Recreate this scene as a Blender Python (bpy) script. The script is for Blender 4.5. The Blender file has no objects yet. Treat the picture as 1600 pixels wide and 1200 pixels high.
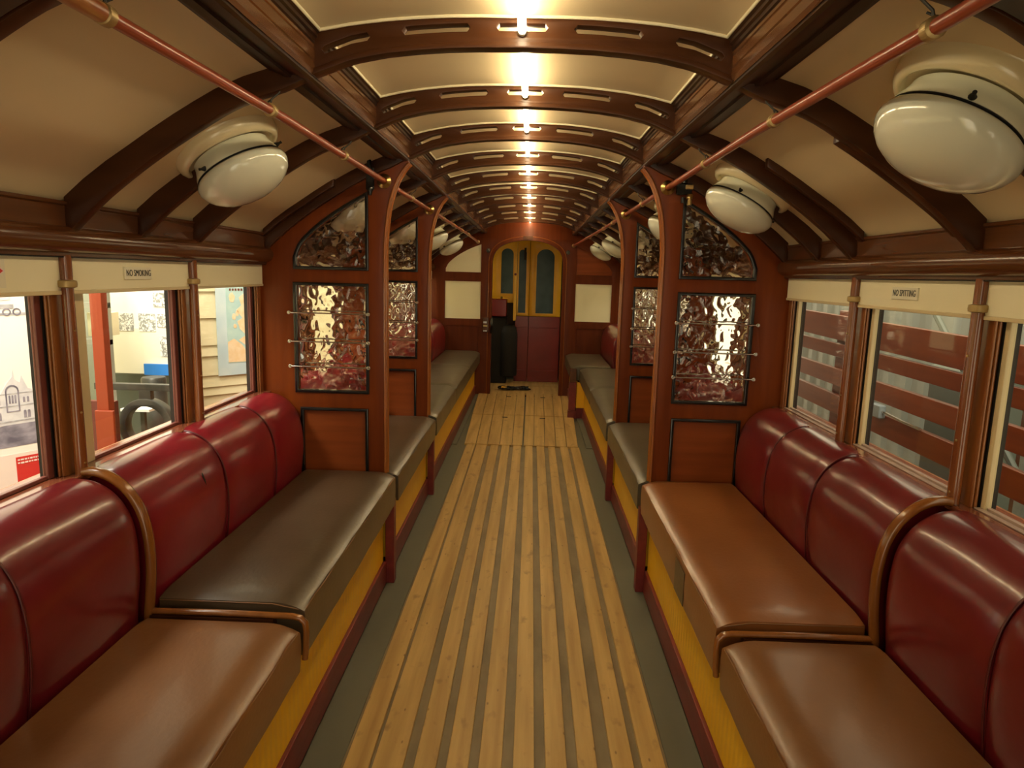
import bpy, bmesh, math, random
from mathutils import Vector, Matrix, noise
random.seed(7)
SC = bpy.context.scene
COL = SC.collection

# ---------------------------------------------------------------- camera
YAW, PITCH, ROLL = -0.0247, -0.1610, 0.0262
cam_d = bpy.data.cameras.new('camera'); cam = bpy.data.objects.new('camera', cam_d); COL.objects.link(cam)
cam_d.sensor_width = 36.0; cam_d.lens = 36.0 * 1057.6 / 1600.0; cam_d.clip_start = 0.02; cam_d.clip_end = 60
_R = Vector((math.cos(YAW), -math.sin(YAW), 0)); _Fh = Vector((math.sin(YAW), math.cos(YAW), 0)); _Z = Vector((0, 0, 1))
_F = math.cos(PITCH) * _Fh + math.sin(PITCH) * _Z
_U = -math.sin(PITCH) * _Fh + math.cos(PITCH) * _Z
_R2 = math.cos(ROLL) * _R + math.sin(ROLL) * _U
_U2 = math.cos(ROLL) * _U - math.sin(ROLL) * _R
M = Matrix.Identity(4)
for i in range(3):
    M[i][0] = _R2[i]; M[i][1] = _U2[i]; M[i][2] = -_F[i]
M[0][3], M[1][3], M[2][3] = 0.035, 0.0, 1.2918
cam.matrix_world = M
SC.camera = cam

# ---------------------------------------------------------------- world, exposure, hall lights
SC.view_settings.view_transform = 'Standard'; SC.view_settings.look = 'None'
SC.view_settings.exposure = 0.92; SC.view_settings.gamma = 1.0; SC.view_settings.use_curve_mapping = False
SC.cycles.use_denoising = True
SC.cycles.max_bounces = 12; SC.cycles.transmission_bounces = 10; SC.cycles.transparent_max_bounces = 12
SC.cycles.sample_clamp_indirect = 6.0
W = bpy.data.worlds.new('hall_dim'); SC.world = W; W.use_nodes = True
bg = W.node_tree.nodes['Background']; bg.inputs[0].default_value = (1.0, 0.85, 0.57, 1); bg.inputs[1].default_value = 1.45

def area_light(name, loc, target, size, power, col):
    d = bpy.data.lights.new(name, 'AREA'); d.shape = 'RECTANGLE'; d.size, d.size_y = size; d.energy = power; d.color = col
    o = bpy.data.objects.new(name, d); COL.objects.link(o); o.location = loc
    o.rotation_euler = (Vector(target) - Vector(loc)).to_track_quat('-Z', 'Y').to_euler()
    return o
# museum hall lamps outside the tram car
area_light('hall_lamp_left', (-1.75, 1.2, 2.6), (-2.1, 2.7, .7), (.8, .8), 42, (1, .95, .86))
area_light('hall_lamp_left_far', (-1.9, 2.9, 2.8), (-2.4, 4.6, .8), (.8, .8), 40, (1, .94, .82))
area_light('hall_lamp_right', (1.35, 1.9, 2.7), (1.75, 2.9, .8), (.25, 1.6), 9, (1, .93, .8))

TUBE_POWER = 24.0
S = 0.575
Y1 = 1.506
def RY(n): return Y1 + (n - 1) * S

# ---------------------------------------------------------------- materials
MATS = {}
def new_mat(name):
    m = bpy.data.materials.new(name); m.use_nodes = True
    nt = m.node_tree; b = nt.nodes['Principled BSDF']
    return m, nt, b
def rgb(c): return (c[0], c[1], c[2], 1)
def coords(nt, scale, kind='Object'):
    tc = nt.nodes.new('ShaderNodeTexCoord'); mp = nt.nodes.new('ShaderNodeMapping')
    mp.inputs['Scale'].default_value = scale
    nt.links.new(tc.outputs[kind], mp.inputs['Vector'])
    return mp.outputs['Vector']
def surf(name, c1, c2=None, rough=.4, scale=(6, 6, 6), detail=4, bump=0., bscale=(20, 20, 20), coat=0., metal=0., lo=.35, hi=.65, rvar=0., spec=.5, sub=None, bdist=.004):
    m, nt, b = new_mat(name)
    b.inputs['Roughness'].default_value = rough; b.inputs['Metallic'].default_value = metal
    b.inputs['Coat Weight'].default_value = coat; b.inputs['Coat Roughness'].default_value = .12
    b.inputs['Specular IOR Level'].default_value = spec
    if c2 is None: b.inputs['Base Color'].default_value = rgb(c1)
    else:
        n = nt.nodes.new('ShaderNodeTexNoise'); n.inputs['Detail'].default_value = detail; n.inputs['Scale'].default_value = 1
        nt.links.new(coords(nt, scale), n.inputs['Vector'])
        r = nt.nodes.new('ShaderNodeValToRGB'); r.color_ramp.elements[0].position = lo; r.color_ramp.elements[1].position = hi
        r.color_ramp.elements[0].color = rgb(c1); r.color_ramp.elements[1].color = rgb(c2)
        nt.links.new(n.outputs['Fac'], r.inputs['Fac']); nt.links.new(r.outputs['Color'], b.inputs['Base Color'])
        if rvar:
            mr = nt.nodes.new('ShaderNodeMapRange'); mr.inputs['To Min'].default_value = rough - rvar; mr.inputs['To Max'].default_value = rough + rvar
            mr.inputs['From Min'].default_value = .3; mr.inputs['From Max'].default_value = .7
            nt.links.new(n.outputs['Fac'], mr.inputs['Value']); nt.links.new(mr.outputs['Result'], b.inputs['Roughness'])
    if bump:
        n2 = nt.nodes.new('ShaderNodeTexNoise'); n2.inputs['Scale'].default_value = 1; n2.inputs['Detail'].default_value = 3
        nt.links.new(coords(nt, bscale), n2.inputs['Vector'])
        bp = nt.nodes.new('ShaderNodeBump'); bp.inputs['Strength'].default_value = bump; bp.inputs['Distance'].default_value = bdist
        nt.links.new(n2.outputs['Fac'], bp.inputs['Height']); nt.links.new(bp.outputs['Normal'], b.inputs['Normal'])
    MATS[name] = m
    return m
def wood(name, c1, c2, axis='Z', rough=.28, coat=.4, fine=60, lng=3, bump=.15, spec=.5):
    sc = {'X': (lng, fine, fine), 'Y': (fine, lng, fine), 'Z': (fine, fine, lng)}[axis]
    return surf(name, c1, c2, rough, sc, 6, bump, sc, coat, lo=.3, hi=.7, bdist=.001, spec=spec)

wood('varnished_mahogany', (.138, .024, .002), (.20, .040, .004), 'Z', .40, .03, 22, 2, spec=.22)
wood('mahogany_panel', (.20, .040, .007), (.29, .066, .012), 'X', .40, .05, 22, 2, spec=.3)
wood('end_wall_mahogany', (.095, .016, .003), (.14, .027, .005), 'Z', .40, .03, 22, 2, spec=.22)
wood('dark_rib_wood', (.044, .013, .004), (.070, .023, .007), 'X', .32, .06, 22, 4, spec=.25)
wood('dark_moulding', (.020, .008, .004), (.04, .015, .006), 'Y', .32, .0, 90, 2, spec=.3)
wood('beam_wood', (.090, .032, .009), (.135, .050, .015), 'Y', .27, .3, 40, 1.2)
wood('rail_wood', (.085, .026, .008), (.115, .038, .011), 'Y', .24, .25, 40, 2)
wood('jamb_wood', (.22, .065, .016), (.34, .13, .035), 'Z', .3, .5, 40, 2.5)
wood('pillar_wood', (.17, .045, .013), (.25, .075, .02), 'Z', .25, .6, 40, 3)
wood('bead_wood', (.27, .080, .016), (.35, .115, .026), 'Z', .22, .6, 30, 4)
wood('divider_wood', (.20, .065, .012), (.27, .095, .02), 'Z', .22, .4, 30, 5)
wood('sill_wood', (.17, .045, .022), (.25, .075, .035), 'Y', .16, .8, 40, 3)
wood('gate_wood', (.15, .024, .006), (.22, .045, .012), 'Y', .35, .2, 30, 2.5)
surf('red_vinyl', (.18, .006, .013), (.225, .009, .018), .30, (3, 3, 3), 2, .22, (26, 16, 26), .35)
surf('maroon_vinyl', (.125, .007, .011), (.165, .011, .015), .28, (3, 3, 3), 2, .22, (26, 16, 26), .45)
surf('tan_vinyl', (.17, .070, .024), (.21, .090, .031), .33, (4, 4, 4), 2, .12, (90, 70, 90), .12)
surf('russet_vinyl', (.215, .076, .022), (.265, .096, .029), .30, (4, 4, 4), 2, .12, (90, 70, 90), .2)
surf('umber_vinyl', (.068, .044, .024), (.09, .06, .034), .34, (4, 4, 4), 2, .12, (90, 70, 90), .1)
surf('slate_vinyl', (.085, .070, .044), (.11, .092, .06), .34, (4, 4, 4), 2, .12, (90, 70, 90), .1)
surf('tan_piping', (.22, .11, .045), rough=.4)
surf('red_piping', (.10, .012, .012), rough=.4)
surf('dark_paint_red', (.13, .012, .012), (.19, .02, .018), .4, (20, 5, 20), 4, .3, (40, 10, 40), .1)
surf('cream_paint', (.68, .55, .34), (.75, .61, .385), .42, (2.2, 2.2, 2.2), 3, .1, (6, 6, 6))
surf('blind_cream', (.87, .80, .56), (.90, .84, .61), .35, (3, 3, 3), 3)
surf('end_panel_cream', (.88, .84, .60), (.91, .87, .64), .4, (3, 3, 3), 3)
surf('lamp_rose_cream', (.76, .66, .42), rough=.22, coat=.5)
surf('porcelain', (.78, .79, .64), rough=.2, coat=.4)
surf('opal_glass', (.76, .78, .66), rough=.12, coat=.7)
surf('black_gloss', (.006, .006, .006), rough=.22, coat=.3)
surf('black_matt', (.010, .009, .008), rough=.7)
surf('brass', (.50, .36, .14), rough=.3, metal=1)
surf('old_brass', (.40, .28, .12), (.5, .36, .16), .45, (40, 40, 40), metal=.6)
surf('chrome', (.62, .60, .55), rough=.22, metal=1)
surf('copper_pipe', (.27, .045, .020), (.33, .07, .032), .3, (30, 4, 30), 3, .1, (60, 20, 60), .3)
surf('ochre_pipe', (.46, .22, .06), (.3, .09, .03), .3, (60, 14, 60), 4, 0, coat=.3)
surf('lino', (.115, .115, .085), (.15, .15, .112), .5, (6, 2.5, 6), 5, .2, (30, 30, 30), rvar=.1)
surf('groove_floor', (.20, .155, .09), (.27, .21, .125), .55, (14, 5, 14), 5, .2, (30, 30, 30))
surf('museum_floor', (.30, .28, .22), (.36, .33, .26), .4, (1, 1, 1), 3)
surf('orange_paint', (.24, .034, .009), (.28, .042, .012), .45, (5, 5, 2), 4)
surf('brick_paint', (.11, .026, .016), (.15, .036, .022), .6, (5, 5, 2), 4)
surf('white_board', (.92, .90, .86), rough=.5)
surf('ivory_board', (.88, .84, .66), (.90, .87, .74), .5, (2, 2, 2))
surf('blue_card', (.03, .22, .70), rough=.4)
surf('red_card', (.62, .035, .03), rough=.5)
surf('pink_card', (.85, .72, .68), rough=.5)
surf('weatherboard', (.66, .58, .38), (.70, .62, .42), .45, (2, 2, 20))
surf('dark_steel', (.055, .055, .05), (.11, .105, .09), .4, (9, 9, 9), 4, metal=.5)
surf('grey_frame', (.25, .27, .23), (.36, .38, .33), .35, (6, 6, 2), 4)
surf('corrugated', (.24, .26, .24), (.29, .31, .285), .45, (4, 4, 1), 3, metal=.0)
surf('dark_green_metal', (.12, .14, .12), rough=.5)
surf('clamp_grey', (.30, .36, .40), rough=.4)
surf('yellow_door', (.80, .45, .012), (.86, .50, .02), .38, (5, 5, 5), 3, coat=.15)
surf('maroon_door', (.20, .008, .007), (.24, .012, .010), .35, (5, 5, 5), 3, coat=.2)
surf('night_glass', (.035, .075, .09), (.06, .11, .125), .25, (5, 5, 5), 2, coat=0, spec=.25)
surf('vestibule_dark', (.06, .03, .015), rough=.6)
surf('sign_ivory', (.80, .76, .60), rough=.35)
surf('ink', (.02, .02, .02), rough=.5)
surf('grey_ink', (.32, .32, .36), (.55, .55, .58), .6, (40, 40, 40), 4)
surf('pale_ink', (.62, .62, .68), (.74, .74, .78), .6, (30, 30, 30), 4)
surf('dark_wash', (.13, .12, .17), (.36, .34, .42), .6, (14, 14, 22), 5)
surf('map_blue', (.45, .56, .62), (.55, .64, .66), .5, (8, 8, 8))
surf('map_sea', (.36, .52, .52), (.45, .6, .56), .5, (20, 20, 20))
surf('map_land', (.75, .52, .30), (.8, .62, .42), .5, (30, 30, 30))
surf('stile_cream', (.66, .54, .32), rough=.35, coat=.2)
surf('sill_sheen', (.34, .24, .20), (.40, .28, .23), .15, (8, 8, 8), 3, coat=.3)  # pale pink colour stands in for light reflected on the right sill
surf('stile_purple', (.13, .032, .026), (.17, .045, .036), .35, (20, 20, 4), 3, coat=.2)

def photo_mat(name):
    m, nt, b = new_mat(name); n = nt.nodes.new('ShaderNodeTexNoise'); n.inputs['Scale'].default_value = 60; n.inputs['Detail'].default_value = 6
    n.inputs['Distortion'].default_value = 1.2
    tc = nt.nodes.new('ShaderNodeTexCoord'); nt.links.new(tc.outputs['Object'], n.inputs['Vector'])
    r = nt.nodes.new('ShaderNodeValToRGB'); e = r.color_ramp.elements; e[0].position = .45; e[1].position = .55
    e[0].color = (.30, .30, .28, 1); e[1].color = (.86, .86, .82, 1)
    nt.links.new(n.outputs['Fac'], r.inputs['Fac']); nt.links.new(r.outputs['Color'], b.inputs['Base Color']); b.inputs['Roughness'].default_value = .5
    MATS[name] = m
photo_mat('old_photo')

# beadboard: fine vertical grooves, yellow paint
def beadboard():
    m, nt, b = new_mat('yellow_beadboard')
    b.inputs['Roughness'].default_value = .42; b.inputs['Coat Weight'].default_value = .1
    n = nt.nodes.new('ShaderNodeTexNoise'); n.inputs['Scale'].default_value = 1; nt.links.new(coords(nt, (8, 8, 3)), n.inputs['Vector'])
    r = nt.nodes.new('ShaderNodeValToRGB'); r.color_ramp.elements[0].color = (.78, .44, .004, 1); r.color_ramp.elements[1].color = (.86, .51, .008, 1)
    nt.links.new(n.outputs['Fac'], r.inputs['Fac']); nt.links.new(r.outputs['Color'], b.inputs['Base Color'])
    w = nt.nodes.new('ShaderNodeTexWave'); w.wave_type = 'BANDS'; w.bands_direction = 'Y'; w.inputs['Scale'].default_value = 1
    nt.links.new(coords(nt, (1, 10, 1)), w.inputs['Vector'])
    bp = nt.nodes.new('ShaderNodeBump'); bp.inputs['Strength'].default_value = .35; bp.inputs['Distance'].default_value = .003
    nt.links.new(w.outputs['Fac'], bp.inputs['Height']); nt.links.new(bp.outputs['Normal'], b.inputs['Normal'])
    MATS['yellow_beadboard'] = m
beadboard()

def plank_mat():
    m, nt, b = new_mat('floor_plank')
    b.inputs['Roughness'].default_value = .48
    v = coords(nt, (28, 1.6, 28)); n = nt.nodes.new('ShaderNodeTexNoise'); n.inputs['Scale'].default_value = 1; n.inputs['Detail'].default_value = 6
    nt.links.new(v, n.inputs['Vector'])
    r = nt.nodes.new('ShaderNodeValToRGB'); e = r.color_ramp.elements
    e[0].position = .3; e[0].color = (.42, .26, .085, 1); e[1].position = .68; e[1].color = (.62, .415, .155, 1)
    nt.links.new(n.outputs['Fac'], r.inputs['Fac'])
    # scuffs and nail heads
    n2 = nt.nodes.new('ShaderNodeTexNoise'); n2.inputs['Scale'].default_value = 1; n2.inputs['Detail'].default_value = 5
    nt.links.new(coords(nt, (22, 12, 22)), n2.inputs['Vector'])
    r2 = nt.nodes.new('ShaderNodeValToRGB'); e = r2.color_ramp.elements; e[0].position = .60; e[0].color = (0, 0, 0, 1); e[1].position = .76; e[1].color = (.6, .6, .6, 1)
    nt.links.new(n2.outputs['Fac'], r2.inputs['Fac'])
    vo = nt.nodes.new('ShaderNodeTexVoronoi'); vo.inputs['Scale'].default_value = 1; nt.links.new(coords(nt, (26, 11, 1)), vo.inputs['Vector'])
    r3 = nt.nodes.new('ShaderNodeValToRGB'); e = r3.color_ramp.elements; e[0].position = .05; e[0].color = (.75, .75, .75, 1); e[1].position = .10; e[1].color = (0, 0, 0, 1)
    nt.links.new(vo.outputs['Distance'], r3.inputs['Fac'])
    mx = nt.nodes.new('ShaderNodeMath'); mx.operation = 'MAXIMUM'; nt.links.new(r2.outputs['Color'], mx.inputs[0]); nt.links.new(r3.outputs['Color'], mx.inputs[1])
    mix = nt.nodes.new('ShaderNodeMix'); mix.data_type = 'RGBA'
    nt.links.new(mx.outputs[0], mix.inputs['Factor']); nt.links.new(r.outputs['Color'], mix.inputs['A']); mix.inputs['B'].default_value = (.20, .12, .05, 1)
    nt.links.new(mix.outputs['Result'], b.inputs['Base Color'])
    bp = nt.nodes.new('ShaderNodeBump'); bp.inputs['Strength'].default_value = .3; bp.inputs['Distance'].default_value = .002
    nt.links.new(n.outputs['Fac'], bp.inputs['Height']); nt.links.new(bp.outputs['Normal'], b.inputs['Normal'])
    MATS['floor_plank'] = m
plank_mat()

def hammered():
    m, nt, b = new_mat('hammered_glass')
    b.inputs['Base Color'].default_value = (.97, .93, .86, 1); b.inputs['Roughness'].default_value = .01
    b.inputs['Transmission Weight'].default_value = 1; b.inputs['IOR'].default_value = 1.46
    n = nt.nodes.new('ShaderNodeTexNoise'); n.inputs['Scale'].default_value = 1; n.inputs['Detail'].default_value = .0; n.inputs['Distortion'].default_value = .35
    nt.links.new(coords(nt, (30, 30, 31)), n.inputs['Vector'])
    bp = nt.nodes.new('ShaderNodeBump'); bp.inputs['Strength'].default_value = 1.0; bp.inputs['Distance'].default_value = .011
    nt.links.new(n.outputs['Fac'], bp.inputs['Height']); nt.links.new(bp.outputs['Normal'], b.inputs['Normal'])
    MATS['hammered_glass'] = m
hammered()
def pane_glass():
    m, nt, b = new_mat('window_glass'); nt.nodes.remove(b)
    out = nt.nodes['Material Output']
    t = nt.nodes.new('ShaderNodeBsdfTransparent'); t.inputs[0].default_value = (.95, .96, .94, 1)
    g = nt.nodes.new('ShaderNodeBsdfGlossy'); g.inputs['Roughness'].default_value = .02
    lw = nt.nodes.new('ShaderNodeLayerWeight'); lw.inputs['Blend'].default_value = .5
    pw = nt.nodes.new('ShaderNodeMath'); pw.operation = 'POWER'; pw.inputs[1].default_value = 5; nt.links.new(lw.outputs['Facing'], pw.inputs[0])
    f = nt.nodes.new('ShaderNodeMath'); f.operation = 'MULTIPLY_ADD'; f.inputs[1].default_value = .6; f.inputs[2].default_value = .02; nt.links.new(pw.outputs[0], f.inputs[0])
    mx = nt.nodes.new('ShaderNodeMixShader'); nt.links.new(f.outputs[0], mx.inputs[0]); nt.links.new(t.outputs[0], mx.inputs[1]); nt.links.new(g.outputs[0], mx.inputs[2])
    nt.links.new(mx.outputs[0], out.inputs['Surface'])
    MATS['window_glass'] = m
pane_glass()
def glow(name, col, strength):
    m, nt, b = new_mat(name); b.inputs['Base Color'].default_value = (1, 1, 1, 1)
    b.inputs['Emission Color'].default_value = rgb(col); b.inputs['Emission Strength'].default_value = strength
    MATS[name] = m
glow('tube_glow', (1.0, .82, .50), TUBE_POWER)

# ---------------------------------------------------------------- builders
def tag(o, label=None, cat=None, group=None, kind=None):
    if label: o['label'] = label
    if cat: o['category'] = cat
    if group: o['group'] = group
    if kind: o['kind'] = kind
    return o
def root(name, loc, label=None, cat=None, group=None, kind=None):
    o = bpy.data.objects.new(name, None); COL.objects.link(o); o.location = loc; o.empty_display_size = .05
    return tag(o, label, cat, group, kind)
def wpos(o):
    v = Vector((0, 0, 0))
    while o is not None: v += o.location; o = o.parent
    return v
def mk(name, verts, faces, mat, parent=None, smooth=None, bevel=0, seg=2, mats=None, midx=None):
    off = wpos(parent) if parent else Vector((0, 0, 0))
    me = bpy.data.meshes.new(name)
    me.from_pydata([tuple(Vector(v) - off) for v in verts], [], faces)
    bm = bmesh.new(); bm.from_mesh(me); bmesh.ops.recalc_face_normals(bm, faces=bm.faces); bm.to_mesh(me); bm.free()
    for mm in (mats or [mat]): me.materials.append(MATS[mm])
    if midx:
        for p, i in zip(me.polygons, midx): p.material_index = i
    me.update()
    o = bpy.data.objects.new(name, me); COL.objects.link(o)
    if parent: o.parent = parent
    finish(o, smooth, bevel, seg)
    return o
def finish(o, smooth, bevel, seg=2):
    me = o.data
    if smooth is not None or bevel:
        me.shade_smooth()
        if not bevel: me.set_sharp_from_angle(angle=math.radians(smooth))
    if bevel:
        b = o.modifiers.new('bevel', 'BEVEL'); b.width = bevel; b.segments = seg; b.limit_method = 'ANGLE'; b.angle_limit = math.radians(35)
        w = o.modifiers.new('wn', 'WEIGHTED_NORMAL'); w.keep_sharp = True
class G:
    """collects verts/faces for one mesh"""
    def __init__(s): s.v = []; s.f = []; s.m = []
    def add(s, v, f, m=0):
        n = len(s.v); s.v += [tuple(q) for q in v]; s.f += [tuple(i + n for i in g) for g in f]; s.m += [m] * len(f); return s
    def box(s, x0, x1, y0, y1, z0, z1, m=0):
        v = [(x, y, z) for x in (x0, x1) for y in (y0, y1) for z in (z0, z1)]
        return s.add(v, [(0, 1, 3, 2), (4, 6, 7, 5), (0, 4, 5, 1), (2, 3, 7, 6), (0, 2, 6, 4), (1, 5, 7, 3)], m)
    def ext_y(s, prof, ys, m=0, caps=True, warp=None):
        n = len(prof); v = []
        for y in ys:
            for (x, z) in prof: v.append((x, y, z))
        if warp: v = [warp(q) for q in v]
        f = []
        for k in range(len(ys) - 1):
            for i in range(n):
                j = (i + 1) % n; f.append((k * n + i, k * n + j, (k + 1) * n + j, (k + 1) * n + i))
        if caps: f += [tuple(range(n)), tuple(range((len(ys) - 1) * n, len(ys) * n))]
        return s.add(v, f, m)
    def tube(s, pts, r, k=10, m=0, caps=True, sq=(1, 1)):
        pts = [Vector(p) for p in pts]; v = []; f = []
        up = None
        for i, p in enumerate(pts):
            t = (pts[min(i + 1, len(pts) - 1)] - pts[max(i - 1, 0)]).normalized()
            if up is None:
                a = Vector((0, 0, 1)) if abs(t.z) < .9 else Vector((1, 0, 0)); up = (a - t * a.dot(t)).normalized()
            else: up = (up - t * up.dot(t)).normalized()
            sd = t.cross(up); rr = r[i] if isinstance(r, (list, tuple)) else r
            for j in range(k):
                a = 2 * math.pi * j / k; v.append(p + sd * math.cos(a) * rr * sq[0] + up * math.sin(a) * rr * sq[1])
        for i in range(len(pts) - 1):
            for j in range(k):
                jj = (j + 1) % k; f.append((i * k + j, i * k + jj, (i + 1) * k + jj, (i + 1) * k + j))
        if caps: f += [tuple(range(k)), tuple(range((len(pts) - 1) * k, len(pts) * k))]
        return s.add(v, f, m)
    def lathe(s, prof, o, ax=(0, 0, 1), k=32, m=0):
        o = Vector(o); ax = Vector(ax).normalized(); a = Vector((0, 1, 0)) if abs(ax.y) < .9 else Vector((1, 0, 0))
        e1 = (a - ax * a.dot(ax)).normalized(); e2 = ax.cross(e1); v = []; f = []
        for (r, h) in prof:
            for j in range(k):
                t = 2 * math.pi * j / k; v.append(o + ax * h + (e1 * math.cos(t) + e2 * math.sin(t)) * max(r, 1e-5))
        for i in range(len(prof) - 1):
            for j in range(k):
                jj = (j + 1) % k; f.append((i * k + j, i * k + jj, (i + 1) * k + jj, (i + 1) * k + j))
        f += [tuple(range(k)), tuple(range((len(prof) - 1) * k, len(prof) * k))]
        return s.add(v, f, m)
    def mk(s, name, mat, parent=None, smooth=None, bevel=0, seg=2, mats=None):
        return mk(name, s.v, s.f, mat, parent, smooth, bevel, seg, mats, s.m if mats else None)
def obj_from_curve(name, cu, mat, parent, mapf, smooth=30):
    tmp = bpy.data.objects.new('tmp', cu); COL.objects.link(tmp)
    dg = bpy.context.evaluated_depsgraph_get(); dg.update()
    me = bpy.data.meshes.new_from_object(tmp.evaluated_get(dg), depsgraph=dg)
    bpy.data.objects.remove(tmp); bpy.data.curves.remove(cu)
    me.name = name; off = wpos(parent) if parent else Vector((0, 0, 0))
    for v in me.vertices: v.co = Vector(mapf(v.co.x, v.co.y, v.co.z)) - off
    me.materials.clear(); me.materials.append(MATS[mat])
    bm = bmesh.new(); bm.from_mesh(me); bmesh.ops.remove_doubles(bm, verts=bm.verts, dist=1e-6)
    bmesh.ops.recalc_face_normals(bm, faces=bm.faces); bm.to_mesh(me); bm.free()
    o = bpy.data.objects.new(name, me); COL.objects.link(o)
    if parent: o.parent = parent
    if smooth is not None: me.shade_smooth(); me.set_sharp_from_angle(angle=math.radians(smooth))
    return o
def shape(name, loops, y0, y1, mat, parent=None, bevel=.0, mapf=None, smooth=30):
    """flat outline with holes in the XZ plane, given real thickness y0..y1"""
    cu = bpy.data.curves.new(name, 'CURVE'); cu.dimensions = '2D'; cu.fill_mode = 'BOTH'
    for lp in loops:
        sp = cu.splines.new('POLY'); sp.points.add(len(lp) - 1); sp.use_cyclic_u = True
        for p, q in zip(sp.points, lp): p.co = (q[0], q[1], 0, 1)
    cu.extrude = abs(y1 - y0) / 2 - bevel; cu.bevel_depth = bevel; cu.bevel_resolution = 1; cu.offset = -bevel
    ym = (y0 + y1) / 2
    return obj_from_curve(name, cu, mat, parent, mapf or (lambda x, y, z: (x, ym + z, y)), smooth)
def text(name, body, size, mat, parent, mapf, depth=.0006, sx=1.0, align='CENTER'):
    cu = bpy.data.curves.new(name, 'FONT'); cu.body = body; cu.size = size; cu.align_x = align; cu.space_character = 1.08; cu.align_y = 'CENTER'; cu.extrude = depth
    return obj_from_curve(name, cu, mat, parent, (lambda x, y, z: mapf(x * sx, y, z)), None)
def dup(o, dx=(0, 0, 0), label=None):
    c = o.copy(); COL.objects.link(c); c.location = o.location + Vector(dx)
    if label: c['label'] = label
    for ch in list(o.children):
        d = ch.copy(); COL.objects.link(d); d.parent = c
        for g in list(ch.children):
            e = g.copy(); COL.objects.link(e); e.parent = d
    return c
ORD = ['nearest', 'second', 'third', 'fourth', 'fifth', 'sixth', 'seventh', 'eighth', 'ninth', 'tenth', 'eleventh', 'twelfth']
def sd(s): return 'left' if s < 0 else 'right'

# ---------------------------------------------------------------- roof profiles (half widths, heights)
CEIL = [(0, 1.853), (.08, 1.852), (.155, 1.849), (.22, 1.843), (.29, 1.834), (.36, 1.821), (.43, 1.803), (.48, 1.765), (.523, 1.722), (.59, 1.695), (.653, 1.665), (.70, 1.639), (.746, 1.612), (.80, 1.578), (.848, 1.546), (.90, 1.512), (.952, 1.474), (1.0, 1.433), (1.04, 1.395)]
LOW = [(0, 1.792), (.08, 1.791), (.155, 1.787), (.22, 1.780), (.29, 1.769), (.36, 1.751), (.44, 1.716), (.47, 1.698), (.508, 1.678), (.56, 1.657), (.603, 1.637), (.655, 1.609), (.706, 1.578), (.77, 1.538), (.83, 1.497), (.87, 1.467), (.912, 1.434), (.95, 1.400), (.98, 1.372), (1.0, 1.350)]
def interp(T, x):
    x = abs(x)
    if x >= T[-1][0]: return T[-1][1]
    for (a, za), (b, zb) in zip(T, T[1:]):
        if a <= x <= b: return za + (zb - za) * (x - a) / (b - a)
def camber(q):
    x, y, z = q
    c = min(max((2.656 - y) / 1.15, 0), 1.3)
    return (x, y, z - .033 * c * max(0, 1 - (x / .62) ** 2))
YA, YB = -0.62, 7.20          # the saloon runs from behind the viewer to the end wall

# ceiling shell
prof = [(-x, z) for x, z in reversed(CEIL)] + [(x, z) for x, z in CEIL[1:]]
prof += [(x * 1.0, z + .03) for x, z in reversed(CEIL)] + [(-x, z + .03) for x, z in CEIL[1:]]
ys = [YA, .3, .93, 1.2, 1.506, 1.8, 2.08, 2.4, 2.656, YB + 1.6]
c = G().ext_y(prof, ys, warp=camber).mk('ceiling', 'cream_paint', smooth=40); tag(c, kind='structure')

# ---------------------------------------------------------------- floor
ground = tag(G().box(-7, 7, -3, 12, -.85, -.80).mk('ground', 'museum_floor'), kind='structure')
fl = root('floor', (0, 3, 0), kind='structure')
G().box(-1.06, 1.06, YA, 8.7, -.10, -.012).mk('floor_base', 'lino', fl)
G().box(-.535, -.43, YA, 5.0, -.012, 0.0).mk('lino_strip', 'lino', fl, bevel=.002)
G().box(.44, .535, YA, 5.0, -.012, 0.0).mk('lino_strip', 'lino', fl, bevel=.002)
G().box(-.62, -.50, 5.01, YB, -.012, 0.002).mk('lino_strip', 'lino', fl, bevel=.002)
G().box(.49, .60, 5.01, YB, -.012, 0.002).mk('lino_strip', 'lino', fl, bevel=.002)
G().box(-.43, .44, YA, 5.0, -.012, -.003).mk('groove_bed', 'groove_floor', fl)
PL = [(-.42, -.355), (-.345, -.265), (-.237, -.178), (-.152, -.094), (-.067, -.006), (.024, .080), (.110, .167), (.196, .248), (.288, .346), (.368, .430)]
for i, (a, b) in enumerate(PL):
    o = G().box(a, b, YA, 4.995, -.010, .009).mk('floor_plank', 'floor_plank', fl, bevel=.002)
    o.location = (0, 0, 0)
def wedge(x0, x1, y0, y1, t0=1., t1=1.):
    v = []
    for (y, t) in ((y0, t0), (y1, t1)):
        for x in (x0 * t, x1 * t):
            for z in (-.010, .010): v.append((x, y, z))
    return G().add(v, [(0, 1, 3, 2), (4, 6, 7, 5), (0, 4, 5, 1), (2, 3, 7, 6), (0, 2, 6, 4), (1, 5, 7, 3)])
for (ya, yb, ta, tb) in ((5.005, 6.10, 1.02, 1.10), (6.11, 7.30, 1.10, 1.17)):
    for (a, b) in ((-.43, -.346), (-.342, -.262), (-.258, -.17), (-.166, -.078), (-.074, .000), (.012, .085), (.089, .168), (.172, .25), (.254, .33), (.334, .415)):
        wedge(a, b, ya, yb, ta, tb).mk('floor_plank', 'floor_plank', fl, bevel=.0015)
for (x, y) in ((-.17, 6.0), (.17, 6.0), (-.17, 7.05), (.19, 7.05)):
    G().box(x - .025, x + .025, y - .015, y + .015, .009, .0115).mk('lifting_slot', 'black_matt', fl)
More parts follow.
